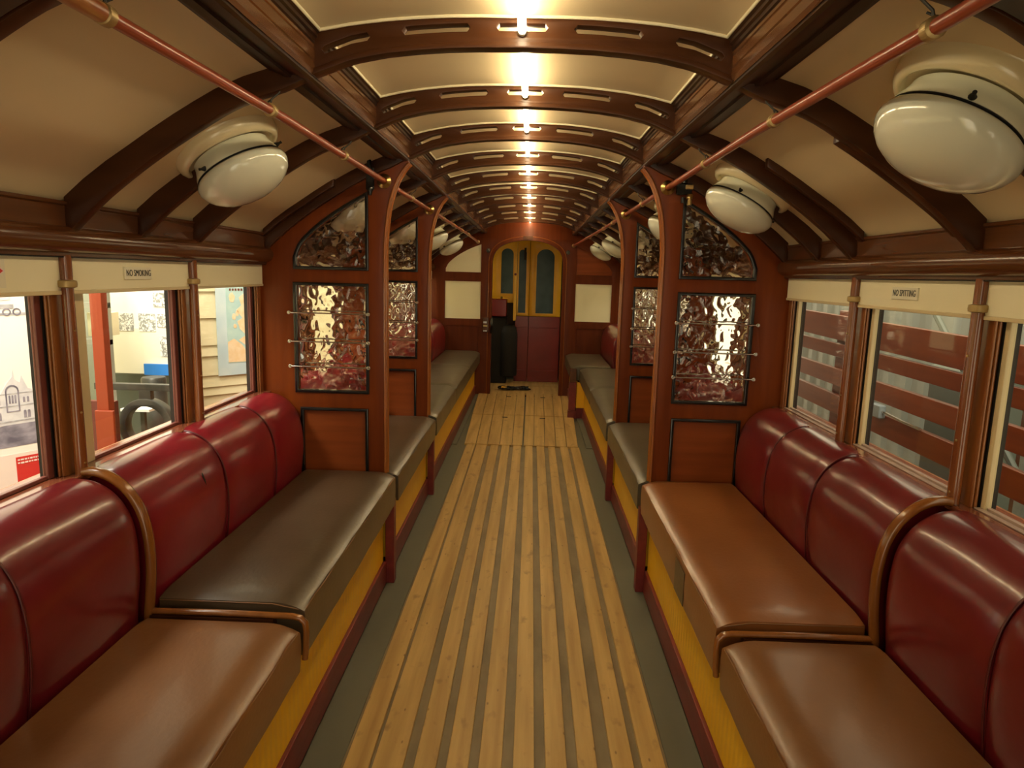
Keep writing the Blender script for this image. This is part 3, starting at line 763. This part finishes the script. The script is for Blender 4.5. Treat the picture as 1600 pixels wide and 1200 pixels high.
cushion(1, .500, .857, 2.702, 3.800, ZC0, .470, 'slate_vinyl', 'slate_vinyl', 'dark grey cushion between the two right partitions', CG)
far = {-1: [(3.855, 4.90), (4.912, 5.97), (5.982, 7.17)], 1: [(3.855, 4.97), (4.982, 6.07), (6.13, 7.17)]}
for s in (-1, 1):
    for k, (a, b) in enumerate(far[s]):
        xf = .420 if (s > 0 and k == 2) else .495
        cushion(s, xf, .780 if xf < .45 else .857, a, b, ZC0, .470, 'slate_vinyl', 'slate_vinyl', 'worn grey cushion beyond the farther %s partition, %s' % (wn[s], ('first of three', 'middle of three', 'against the end wall')[k]), CG)
# stitched patch on the russet cushion front
r = G().box(.4985, .501, 1.845, 1.965, .355, .455).mk('vinyl_patch', 'umber_vinyl'); tag(r, 'dark rectangular patch on the front of the russet right cushion', 'patch')

# backrests: upholstered roll pads
BP = [(1.022, .801), (.995, .806), (.972, .805), (.950, .798), (.925, .783), (.903, .762), (.885, .735), (.872, .704), (.864, .665), (.860, .62), (.860, .57), (.864, .52), (.870, .47), (.876, .42)]
def pad(s, y0, y1, mat, par, dx=0., seed=0):
    prof = arc(BP, 3); n = len(prof); ny = max(8, int((y1 - y0) / .02)); V = []; F = []
    cxm, czm = 1.02, .56
    for j in range(ny + 1):
        # denser near the seams
        t = j / ny; t = .5 - .5 * math.cos(math.pi * t); y = y0 + (y1 - y0) * t
        d = min(y - y0, y1 - y)
        pinch = .014 * math.exp(-(d / .022))
        for i, (x, z) in enumerate(prof):
            nx, nz = x - cxm, z - czm; L = math.hypot(nx, nz); nx /= L; nz /= L
            q = -pinch + .0035 * noise.noise(Vector((y * 6 + seed, z * 7, s * 2.)))
            q += .003 * math.sin(math.pi * t)
            w = 1 if 2 < i < n - 1 else .3
            V.append((s * (x + nx * q * w - dx), y, z + nz * q * w))
        V.append((s * (1.026 - dx), y, .42)); V.append((s * (1.026 - dx), y, .801))
    m = n + 2
    for j in range(ny):
        for i in range(m):
            ii = (i + 1) % m; F.append((j * m + i, j * m + ii, (j + 1) * m + ii, (j + 1) * m + i))
    F.append(tuple(range(m))); F.append(tuple(range(ny * m, (ny + 1) * m)))
    o = mk('pad', V, F, mat, par, smooth=50)
    return o
def backrest(s, edges, mat, lab, dx=0.):
    r = root('backrest', (s * .95, (edges[0] + edges[-1]) / 2, .42))
    for q, (a, b) in enumerate(zip(edges, edges[1:])): pad(s, a + .001, b - .001, mat, r, dx, seed=q * 3.1 + edges[0])
    pr = [(x - .003, z - .001) for x, z in arc(BP, 3)][4:]
    for e in edges[1:-1]:
        G().tube([(s * (x + .010 - dx), e, z - .004) for x, z in pr], .0022, 6).mk('seam_piping', 'red_piping', r, smooth=60)
    tag(r, lab, 'backrest', 'padded bench backrests')
backrest(-1, [.72, 1.125, 1.490], 'maroon_vinyl', 'dark red roll backrest nearest the viewer on the left')
backrest(-1, [1.528, 1.955, 2.345, 2.648], 'red_vinyl', 'bright red roll backrest with a small tear, before the left partition')
backrest(1, [.72, 1.130, 1.482], 'maroon_vinyl', 'dark red roll backrest nearest the viewer on the right')
backrest(1, [1.520, 1.935, 2.300, 2.648], 'maroon_vinyl', 'glossy maroon roll backrest before the nearer right partition')
backrest(-1, [2.70, 3.08, 3.45, 3.80], 'red_vinyl', 'red backrest between the two left partitions')
backrest(1, [2.70, 3.08, 3.45, 3.80], 'maroon_vinyl', 'maroon backrest between the two right partitions')
backrest(-1, [3.86, 4.6, 5.4, 6.3, 7.18], 'red_vinyl', 'red backrest beyond the farther left partition')
backrest(1, [3.86, 4.6, 5.3, 6.06], 'maroon_vinyl', 'maroon backrest just beyond the farther right partition')
backrest(1, [6.14, 7.18], 'maroon_vinyl', 'short maroon backrest in the far right corner', dx=.075)
# tear in the left backrest
r = G().box(-2.30, -1.86, 3.66, 3.68, -.8, .69).mk('grey_screen', 'dark_green_metal'); tag(r, 'dark grey low screen below the white photograph poster outside', 'screen')
tr = G().tube([(-.868, 1.80, .722), (-.867, 1.808, .700), (-.864, 1.812, .682)], [.0012, .0035, .0012], 8).mk('upholstery_tear', 'black_matt'); tag(tr, 'small dark tear in the bright red left backrest', 'tear')

# bench frames: painted fronts, kickboards, dividers, posts
def bench(s, y0, y1, lab, divider=None, xo=0.):
    X = lambda a, b: (min(s * a, s * b), max(s * a, s * b))
    r = root('bench', (s * .75, (y0 + y1) / 2, 0))
    G().box(*X(.548 - xo, .566 - xo), y0, y1, .095, .338).mk('front_panel', 'yellow_beadboard', r)
    G().box(*X(.535 - xo, .550 - xo), y0, y1, .0, .098).mk('kickboard', 'dark_paint_red', r, bevel=.003)
    G().box(*X(.545 - xo, 1.02), y0, y1, .318, .334).mk('seat_board', 'dark_paint_red', r)
    if divider:
        xf = divider[1]; y = divider[0]
        prof = arc(BP, 3)
        pts = [(s * (x - .004), y, z + .003) for x, z in prof[2:]]
        G().tube(pts, .0115, 12, sq=(1.2, 1)).mk('backrest_divider', 'divider_wood', r, smooth=60)
        zt = .464
        pts = [(s * .86, y, zt), (s * .70, y, zt + .002), (s * (xf + .03), y, zt), (s * (xf + .010), y, zt - .004), (s * (xf - .001), y, zt - .016), (s * (xf - .003), y, zt - .04), (s * (xf - .001), y, zt - .085), (s * (xf + .002), y, zt - .11)]
        G().tube(pts, .0075, 12, sq=(1.2, 1)).mk('seat_divider', 'divider_wood', r, smooth=60)
        G().box(*X(.56, .86), y - .012, y + .012, .334, zt - .006).mk('divider_board', 'dark_rib_wood', r)
    tag(r, lab, 'bench', 'side benches')
    return r
bench(-1, YA + .02, RY(3) - .004, 'left bench frame with yellow front from the viewer to the first partition', (1.506, .487))
bench(1, YA + .02, RY(3) - .004, 'right bench frame with yellow front from the viewer to the first partition', (1.503, .503))
bench(-1, RY(3) + .042, RY(5) - .004, 'left bench frame with yellow front between the partitions')
bench(1, RY(3) + .042, RY(5) - .004, 'right bench frame with yellow front between the partitions')
bench(-1, RY(5) + .042, 7.18, 'left bench frame with yellow front from farther partition to end wall')
bench(1, RY(5) + .042, 6.09, 'right bench frame with yellow front beyond the farther partition')
b = bench(1, 6.14, 7.18, 'short right bench frame against the end wall', xo=.08)
G().box(.476, .566, 6.094, 6.104, .098, .335).mk('end_panel', 'yellow_beadboard', b); G().box(.476, .566, 6.090, 6.104, .0, .096).mk('end_kickboard', 'dark_paint_red', b)
r = root('bench_end_post', (.43, 6.11, 0), 'dark red square post closing the short bench by the right end wall', 'post')
G().box(.405, .470, 6.08, 6.125, 0.0, .335).mk('shaft', 'dark_paint_red', r, bevel=.003)
G().box(.400, .476, 6.072, 6.130, 0.0, .075).mk('plinth', 'dark_paint_red', r, bevel=.003)
G().box(.408, .468, 6.085, 6.12, .336, .46).mk('top_block', 'rail_wood', r, bevel=.003)

# ---------------------------------------------------------------- end wall with arched doorway
ew = root('wall_end', (0, YB, 0), kind='structure')
xs = [-1.03 + 2.06 * i / 60 for i in range(61)]
outer = [(x, interp(CEIL, x) + .01) for x in xs] + [(1.03, -.05), (-1.03, -.05)]
DOOR = [(-.385, -.02), (.362, -.02), (.362, 1.40)] + arc([(.362, 1.42), (.352, 1.48), (.325, 1.535), (.27, 1.583), (.19, 1.618), (.09, 1.64), (-.012, 1.647), (-.11, 1.640), (-.21, 1.618), (-.29, 1.583), (-.345, 1.535), (-.373, 1.48), (-.385, 1.42)]) + [(-.385, 1.40)]
EL = [(.500, .812), (.878, .812), (.878, 1.205), (.500, 1.205)]
EU = [(.500, 1.300), (.872, 1.300)] + arc([(.872, 1.335), (.845, 1.385), (.80, 1.43), (.74, 1.475), (.66, 1.522), (.58, 1.560), (.500, 1.590)])
EP = [(.520, .40), (.870, .40), (.870, .735), (.520, .735)]
holes = [DOOR]
for s in (-1, 1): holes += [mirror(s, EL), mirror(s, EU), mirror(s, EP)]
shape('end_frame', [outer] + holes, YB, YB + .04, 'end_wall_mahogany', ew, bevel=.002)
for s in (-1, 1):
    for lp, m1, nm in ((EL, 'end_panel_cream', 'cream_panel'), (EU, 'end_panel_cream' if s < 0 else 'mahogany_panel', 'upper_panel'), (EP, 'end_wall_mahogany', 'lower_wood_panel')):
        shape(nm, [mirror(s, offset_loop(lp, .004))], YB + .010, YB + .030, m1, ew)
# rounded architrave round the doorway
sweep = [p for p in DOOR[1:] ] + [DOOR[0]]
outerA = offset_loop(DOOR, .036)
outerA = [(x, max(z, 0.0)) for x, z in outerA]; innerA = [(x, max(z, 0.0)) for x, z in DOOR]
shape('door_architrave', [outerA, offset_loop(DOOR, -.001)], YB - .010, YB - .001, 'end_wall_mahogany', ew, bevel=.004)
G().tube([(x, YB - .008, max(z, .01)) for x, z in [offset_loop(DOOR, .034)[i] for i in range(1, len(DOOR))] + [offset_loop(DOOR, .034)[0]]], .004, 8).mk('architrave_bead', 'bead_wood', ew, smooth=60)
G().box(-.065, .035, YB - .016, YB - .011, 1.652, 1.684).mk('number_plate', 'rail_wood', ew, bevel=.001)
# deep reveal of the door frame
inn = offset_loop(DOOR, -.000); ot = offset_loop(DOOR, .03)
shape('door_reveal', [ot, inn], YB + .041, YB + .16, 'end_wall_mahogany', ew)
# small round bolts at the springing of the arch
for s, x in ((-1, -.425), (1, .405)):
    r = root('wall_bolt', (x, YB - .03, 1.53), 'small round metal bolt head at the %s side of the door arch' % wn[s], 'bolt')
    G().lathe([(.02, 0), (.021, .008), (.013, .012), (.012, .03), (.015, .034), (.014, .042), (.003, .046)], (x, YB - .024, 1.53), (0, -1, -.3), 20).mk('knob', 'dark_steel', r, smooth=40)
# lock case and handle
r = root('door_lock', (-.42, YB - .03, .74), 'black door lock with curved handle on the left door post', 'lock')
G().box(-.475, -.405, YB - .040, YB - .022, .675, .835).mk('lock_case', 'rail_wood', r, bevel=.005)
G().box(-.462, -.425, YB - .043, YB - .040, .770, .790).mk('upper_plate', 'chrome', r)
G().box(-.462, -.420, YB - .043, YB - .040, .735, .752).mk('middle_plate', 'brass', r)
G().box(-.462, -.425, YB - .043, YB - .040, .685, .697).mk('lower_plate', 'chrome', r)
G().tube([(-.375, YB - .03, .825), (-.376, YB - .055, .80), (-.372, YB - .062, .75), (-.374, YB - .058, .70), (-.378, YB - .03, .67)], [.010, .013, .011, .014, .012], 12).mk('handle', 'black_gloss', r, smooth=60)

# vestibule beyond the doorway
vs = root('wall_vestibule', (0, 7.9, 0), kind='structure')
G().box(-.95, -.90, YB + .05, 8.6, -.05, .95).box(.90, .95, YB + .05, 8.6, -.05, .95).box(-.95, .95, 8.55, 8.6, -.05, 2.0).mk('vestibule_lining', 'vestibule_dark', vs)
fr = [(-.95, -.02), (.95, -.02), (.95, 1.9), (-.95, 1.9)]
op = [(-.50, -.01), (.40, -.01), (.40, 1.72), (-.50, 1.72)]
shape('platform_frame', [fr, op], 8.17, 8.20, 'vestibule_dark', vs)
# leaves of the folding platform door
def leaf(name, x0, x1, y, zb, zt, gl, split, lab):
    r = root(name, ((x0 + x1) / 2, y, zb), kind='structure')
    th = .03
    shape('upper_frame', [[(x0, split), (x1, split), (x1, zt), (x0, zt)], gl], y, y + th, 'yellow_door', r, bevel=.002)
    shape('glass', [offset_loop(gl, .004)], y + .012, y + .017, 'night_glass', r)
    o_ = offset_loop(gl, .010)
    shape('glazing_bead', [o_, offset_loop(gl, -.001)], y - .004, y + .0, 'yellow_door', r)
    if split > zb + .1:
        G().box(x0, x1, y, y + th, zb, split - .004).mk('lower_panel', 'maroon_door', r, bevel=.002)
        G().box(x0 + .03, x1 - .03, y - .012, y, .135, .150).mk('bottom_ledge', 'maroon_door', r, bevel=.003)
        G().box(x0 + .02, x1 - .02, y - .006, y, split - .14, split - .128).mk('middle_ledge', 'maroon_door', r, bevel=.002)
    return r
def glass_loop(x0, x1, z0, z1):
    xm, rr = (x0 + x1) / 2, (x1 - x0) / 2
    return [(x0, z0), (x1, z0)] + [(xm + rr * math.cos(a), z1 - rr * .9 + rr * .9 * math.sin(a)) for a in [math.pi * q / 14 for q in range(15)]]
leaf('door_1', .014, .385, 8.13, 0.008, 1.70, glass_loop(.090, .300, .835, 1.59), .80, '')
leaf('door_2', -.150, .010, 8.135, 0.008, 1.70, glass_loop(-.118, -.030, .835, 1.58), .80, '')
leaf('door_3', -.45, -.155, 8.15, 0.95, 1.70, glass_loop(-.33, -.185, 1.06, 1.59), .952, '')
d = root('door_4', (-.155, 7.9, 0), kind='structure')
G().box(-.165, -.135, 7.78, 8.11, .765, 1.655).mk('open_leaf_edge', 'yellow_door', d, bevel=.002)
G().lathe([(.012, 0), (.014, .01), (.005, .016)], (-.150, 7.78, 1.29), (0, -1, 0), 14).mk('knob', 'dark_paint_red', d, smooth=40)
G().box(-.06, -.035, 8.10, 8.12, 1.46, 1.60).mk('shoot_bolt', 'black_matt', d)
# door case behind the left post
r = root('control_cabinet', (-.33, 7.95, 0), 'black and dark red controller cabinet standing behind the left door post', 'cabinet')
G().box(-.46, -.235, 7.95, 8.12, .0, .80).mk('body', 'black_matt', r, bevel=.02)
G().box(-.44, -.245, 7.90, 8.10, .80, 1.00).mk('upper_box', 'maroon_door', r, bevel=.01)
G().lathe([(.10, 0), (.105, .02), (.10, .50), (.08, .58), (.05, .60)], (-.215, 7.99, .10), k=24).mk('drum', 'black_matt', r, smooth=50)
G().lathe([(.02, 0), (.025, .01), (.01, .03)], (-.31, 7.96, 1.0), k=16).mk('brass_cap', 'brass', r, smooth=40)
G().box(-.36, -.22, 7.94, 7.99, 1.002, 1.018).mk('crank', 'yellow_door', r, bevel=.004)
# tangle of cable on the platform floor
r = root('cable_tangle', (-.15, 7.5, .012), 'tangle of black and yellow straps lying on the doorway floor', 'cable')
pts = []
random.seed(3)
for q in range(70):
    t = q / 69
    pts.append((-.28 + .30 * t + .045 * math.sin(q * 1.9), 7.50 + .05 * math.sin(q * 1.3) + .03 * math.cos(q * .7), .022 + .014 * abs(math.sin(q * .9))))
G().tube(arc(pts, 2), .008, 6).mk('black_strap', 'black_gloss', r, smooth=60)
pts = [(-.24 + .03 * math.sin(q * 2.1), 7.47 + .03 * math.cos(q * 1.6), .035 + .008 * math.sin(q)) for q in range(14)]
G().tube(arc(pts, 2), .006, 6).mk('yellow_strap', 'yellow_door', r, smooth=60)

# wall behind the viewer
o = shape('wall_back', [outer, [(-.38, 0), (.38, 0), (.38, 1.6), (-.38, 1.6)]], YA - .04, YA, 'end_wall_mahogany'); tag(o, kind='structure')

# ---------------------------------------------------------------- museum outside, left
Z3 = Vector((0, 0, 1))
class Plane:
    def __init__(s, p, d):
        s.p = Vector(p); d = Vector(d).normalized(); s.d = d; s.n = Vector((d.y, -d.x, 0))   # n faces the tram
        if s.n.dot(Vector((0.3, 1.5, 0)) - s.p) < 0: s.n = -s.n
    def f(s, off=0.): return lambda x, y, z: tuple(s.p + s.d * x + Z3 * y + s.n * (off + z))
    def poly(s, name, loops, off, th, mat, par, smooth=30):
        cu_m = lambda x, y, z: tuple(s.p + s.d * x + Z3 * y + s.n * (off + th / 2 + z))
        return shape(name, loops, 0, th, mat, par, mapf=cu_m, smooth=smooth)
def rect(a, b, c, d): return [(a, c), (b, c), (b, d), (a, d)]
# 1: board with building engraving and locomotive
A = Plane((-2.038, 2.518, 0), (.069, .124, 0))
r = root('engraving_board', (-2.05, 2.5, .3), 'white display board with an engraved building and locomotive outside the left window', 'display board')
A.poly('board', [rect(-.75, .26, .25, 1.45)], -.02, .02, 'white_board', r)
A.poly('footer', [rect(-.75, .26, .30, .53)], 0, .0006, 'pink_card', r)
A.poly('red_box', [rect(.060, .26, .40, .515)], .0007, .0006, 'red_card', r)
random.seed(11)
for z_ in (.503, .490):
    x_ = .066
    while x_ < .24:
        w_ = random.uniform(.004, .012); A.poly('faint_caption', [rect(x_, x_ + w_, z_ - random.uniform(.002, .004), z_ + .003)], .0018, .0005, 'pink_card', r); x_ += w_ + .003
A.poly('street_wash', [[(-.75, .56), (.26, .56), (.26, .66), (.10, .655), (.02, .648), (-.75, .66)]], .0002, .0006, 'dark_wash', r)
A.poly('facade', [[(-.6, .65), (.22, .65), (.22, .765), (.145, .765), (.138, .785), (.125, .79), (.115, .815), (.105, .845), (.098, .815), (.080, .83), (.076, .872), (.072, .84), (.05, .815), (.028, .775), (-.02, .778), (-.05, .82), (-.08, .778), (-.6, .778)]], .0004, .0006, 'pale_ink', r)
for (a, b, c_, d_) in ((-.4, .2, .772, .776), (-.4, .2, .722, .727), (-.4, .2, .660, .666)):
    A.poly('string_course', [rect(a, b, c_, d_)], .001, .0006, 'grey_ink', r)
wl = []
def aw(x, z, w, h): return [(x - w, z), (x + w, z)] + [(x + w * math.cos(t), z + h + w * math.sin(t)) for t in [math.pi * q / 8 for q in range(9)]]
A.poly('great_window', [aw(.068, .700, .024, .085), aw(.068, .705, .019, .078)], .0012, .0006, 'dark_wash', r)
for x in (.058, .068, .078): A.poly('lancet', [aw(x, .735, .003, .03)], .0012, .0006, 'dark_wash', r)
for x in (-.18, -.14, -.1, -.06, -.02, .02, .108, .122, .150, .165, .18):
    A.poly('small_window', [aw(x, .735, .004, .018)], .0012, .0006, 'dark_wash', r)
    A.poly('small_window', [aw(x, .672, .005, .026)], .0012, .0006, 'dark_wash', r)
A.poly('locomotive_underframe', [rect(-.5, .14, 1.083, 1.092), rect(-.5, .10, 1.108, 1.125)], .0006, .0006, 'grey_ink', r)
for x in (-.12, -.03, .035, .075, .11):
    A.poly('locomotive_wheel', [[(x + .015 * math.cos(t), 1.095 + .015 * math.sin(t)) for t in [math.pi * q / 10 for q in range(20)]], [(x + .010 * math.cos(t), 1.095 + .010 * math.sin(t)) for t in [math.pi * q / 10 for q in range(20)]]], .0012, .0006, 'dark_wash', r)
A.poly('locomotive_boiler', [[(-.4, 1.13), (.04, 1.13), (.05, 1.14), (.09, 1.142), (.09, 1.155), (.05, 1.16), (.04, 1.20), (-.4, 1.21)]], .0008, .0006, 'pale_ink', r)

# 2: orange post in front of a glazed cabinet, ring frame, posters
r = root('orange_post', (-1.65, 2.62, -.8), 'orange square post with a wider foot outside the middle left window', 'post')
G().box(-1.682, -1.634, 2.60, 2.64, -.8, 1.6).mk('shaft', 'orange_paint', r, bevel=.003)
G().box(-1.684, -1.608, 2.585, 2.60, .50, .715).mk('foot_block', 'orange_paint', r, bevel=.004)
r = root('brick_red_board', (-1.78, 2.75, -.8), 'dull red low board left of the orange post outside', 'board')
G().box(-1.90, -1.70, 2.74, 2.77, -.8, .72).mk('panel', 'brick_paint', r)
r = root('glass_cabinet', (-2.0, 3.1, -.8), 'tall grey framed glass cabinet behind the orange post', 'cabinet')
for (a, b) in ((-2.11, -2.075), (-1.95, -1.918)): G().box(a, b, 3.08, 3.11, -.8, 1.6).mk('frame_post', 'grey_frame', r)
for z in (.60, .93, 1.10, 1.22): G().box(-2.11, -1.918, 3.08, 3.11, z - .012, z + .012).mk('shelf', 'grey_frame', r)
G().box(-2.10, -1.925, 3.12, 3.125, .3, 1.5).mk('pane', 'window_glass', r)
G().box(-2.27, -2.055, 3.3, 3.32, .3, 1.5).mk('back', 'grey_frame', r)
G().box(-2.06, -1.97, 3.15, 3.25, .95, 1.06).mk('exhibit', 'end_panel_cream', r)
r = root('photo_poster', (-2.05, 3.62, .70), 'tall white poster with small old photographs outside the middle left window', 'poster')
G().box(-2.235, -1.87, 3.60, 3.612, .704, 1.5).mk('sheet', 'white_board', r)
G().box(-2.235, -1.87, 3.598, 3.60, .704, .95).mk('ivory_lower_half', 'ivory_board', r)
for (a, b, c_, d_) in ((-2.20, -2.105, .935, 1.03), (-2.075, -1.985, .935, 1.03), (-1.975, -1.88, .96, 1.03), (-1.99, -1.90, 1.07, 1.145), (-1.965, -1.88, .80, .91)):
    G().box(a, b, 3.5955, 3.5975, c_, d_).mk('photograph', 'old_photo', r)
r = G().box(-2.053, -1.85, 3.58, 3.592, .700, .760).mk('blue_card', 'blue_card'); tag(r, 'bright blue card below the old photographs outside', 'card')
# ring frame
r = root('wheel_ring_frame', (-1.66, 2.9, -.8), 'dark steel ring hung in a bar frame outside the middle left window', 'steel frame')
cx_, cz_, ro, ri = -1.655, .585, .122, .088
ringo = [(cx_ + ro * math.cos(t), cz_ + ro * math.sin(t)) for t in [math.pi * q / 32 for q in range(64)]]
ringi = [(cx_ + ri * math.cos(t), cz_ + ri * math.sin(t)) for t in [math.pi * q / 32 for q in range(64)]]
shape('ring', [ringo, ringi], 2.88, 2.93, 'dark_steel', r, bevel=.004)
G().box(-1.88, -1.50, 2.89, 2.92, .742, .772).mk('top_bar', 'dark_steel', r, bevel=.003)
G().box(-1.682, -1.628, 2.89, 2.92, .70, .745).mk('hanger', 'dark_steel', r, bevel=.003)
G().box(-1.95, -1.772, 2.89, 2.92, .575, .600).mk('side_bar', 'dark_steel', r, bevel=.003)
r = root('waste_drum', (-1.9, 3.4, -.8), 'dark cylindrical drum standing behind the steel ring', 'drum')
G().lathe([(.001, 0), (.06, 0), (.06, 1.51), (.055, 1.52)], (-1.90, 3.4, -.8), k=28).mk('body', 'dark_steel', r, smooth=40)
r = root('brochure_stand', (-1.83, 3.17, -.8), 'small table with a white tray outside the middle left window', 'table')
G().box(-1.90, -1.76, 3.10, 3.24, .600, .612).mk('tray', 'white_board', r)
G().box(-1.84, -1.82, 3.16, 3.18, -.8, .600).mk('stem', 'dark_steel', r)
# 3: weatherboard wall with map
B = Plane((-2.017, 4.106, 0), (.135, .142, 0))
wb = root('wall_weatherboard', (-2.0, 4.2, 0), kind='structure')
z = -.8; k = 0
for z0, z1 in ((-.8, .30), (.30, .40), (.40, .50), (.50, .553), (.553, .626), (.626, .749), (.749, .817), (.817, .986), (.986, 1.15), (1.15, 1.5), (1.5, 1.8)):
    v = []
    for (x) in (-.6, .78):
        for (zz, off) in ((z0 - .012, .016), (z1, .002), (z1, -.02), (z0 - .012, -.02)): v.append(B.f(off)(x, zz, 0))
    G().add(v, [(0, 1, 2, 3), (4, 5, 6, 7), (0, 4, 5, 1), (1, 5, 6, 2), (2, 6, 7, 3), (3, 7, 4, 0)]).mk('weatherboard', 'weatherboard', wb)
r = root('wall_map', (-1.9, 4.25, .6), 'pale blue poster map with orange land on the cream boarded wall', 'map')
B.poly('sheet', [rect(.115, .60, .608, 1.40)], .020, .004, 'map_blue', r)
B.poly('sea', [rect(.178, .56, .685, 1.36)], .0242, .001, 'map_sea', r)
random.seed(5)
def blob(cx_, cz_, rx, rz, sd_):
    return [(cx_ + rx * (1 + .35 * noise.noise(Vector((math.cos(t) * 2.2 + sd_, math.sin(t) * 2.2, sd_)))) * math.cos(t), cz_ + rz * (1 + .35 * noise.noise(Vector((math.cos(t) * 2.2, math.sin(t) * 2.2 + sd_, 3.)))) * math.sin(t)) for t in [math.pi * q / 30 for q in range(60)]]
B.poly('land', [[(.25, .83), (.30, .86), (.26, .90), (.245, .95), (.28, .97), (.24, 1.02), (.275, 1.05), (.26, 1.10), (.31, 1.14), (.33, 1.2), (.55, 1.3), (.55, .80), (.42, .76), (.33, .72), (.30, .79)]], .0254, .001, 'map_land', r)
B.poly('land', [[(.18, .69), (.30, .69), (.31, .74), (.27, .80), (.22, .84), (.18, .82)]], .0254, .001, 'map_land', r)
for q, (a, b, c_, d_) in enumerate(((.215, 1.10, .018, .030), (.225, .98, .012, .02), (.245, 1.00, .010, .016), (.23, .92, .010, .014))):
    B.poly('island', [blob(a, b, c_, d_, q * 2.3)], .0254, .001, 'map_land', r)
x_ = .20
while x_ < .42:
    w_ = random.uniform(.006, .014); B.poly('faint_title', [rect(x_, x_ + w_, 1.143, 1.157)], .0262, .0005, 'brick_paint', r); x_ += w_ + .006
# dim hall backdrop
o = G().box(-5.2, -5.1, -3, 12, -.8, 3.2).box(-5.2, -1.3, 6.6, 6.7, -.8, 3.2).box(-5.2, -1.2, -3, -2.9, -.8, 3.2).mk('wall_hall_left', 'end_panel_cream'); tag(o, kind='structure')

# ---------------------------------------------------------------- museum outside, right
gt = root('slatted_gate', (1.5, 2.9, -.8), 'reddish wooden slatted side of an open wagon outside the right windows', 'slatted wagon side')
for (z0, z1, t) in ((1.032, 1.148, .035), (.948, 1.012, .022), (.812, .892, .018), (.682, .772, .028), (.54, .62, .02), (.40, .48, .02)):
    v = []
    for (y, dz) in ((3.95, 0), (1.0, -t * 1.2)):
        for x in (1.50, 1.525):
            for z in (z0 + dz, z1 + dz): v.append((x, y, z))
    G().add(v, [(0, 1, 3, 2), (4, 6, 7, 5), (0, 4, 5, 1), (2, 3, 7, 6), (0, 2, 6, 4), (1, 5, 7, 3)]).mk('slat', 'gate_wood', gt, bevel=.003)
for y in (3.24, 1.65): G().box(1.526, 1.56, y, y + .085, -.8, 1.16).mk('upright', 'gate_wood', gt, bevel=.003)
G().tube([(1.60, 2.75, 1.25), (1.62, 2.05, .60)], .012, 8).mk('diagonal_brace', 'dark_green_metal', gt, smooth=40)
G().tube([(1.60, 3.22, .55), (1.62, 3.08, .72)], .010, 8).mk('short_brace', 'dark_green_metal', gt, smooth=40)
r = root('junction_box', (1.49, 2.79, .77), 'small grey metal box clamped on the lowest wagon slat', 'junction box')
G().box(1.470, 1.499, 2.755, 2.835, .745, .800).mk('case', 'clamp_grey', r, bevel=.006)
G().tube([(1.485, 2.755, .775), (1.49, 2.62, .765), (1.497, 2.50, .76)], .006, 8).mk('conduit', 'chrome', r, smooth=40)
# corrugated wall behind
pf = []; n = 200
for i in range(n + 1):
    y = -.8 + 6.4 * i / n; pf.append((2.25 + .022 * (1 if (i // 3) % 2 else 0), y))
v = [(x, y, z) for z in (-.8, 2.4) for (x, y) in pf]; m = len(pf)
G().add(v, [(i, i + 1, m + i + 1, m + i) for i in range(m - 1)]).mk('wall_corrugated', 'corrugated'); bpy.data.objects['wall_corrugated']['kind'] = 'structure'
r = root('dark_machinery', (1.9, 2.9, -.8), 'dark bulky machinery standing behind the wagon slats', 'machinery')
G().box(1.82, 2.05, 2.72, 3.05, -.8, .95).mk('housing', 'dark_green_metal', r, bevel=.02)
G().box(1.80, 1.83, 2.40, 2.42, -.8, 1.4).mk('upright_rod', 'chrome', r)
o = G().box(5.1, 5.2, -3, 12, -.8, 3.2).mk('wall_hall_right', 'end_panel_cream'); tag(o, kind='structure')
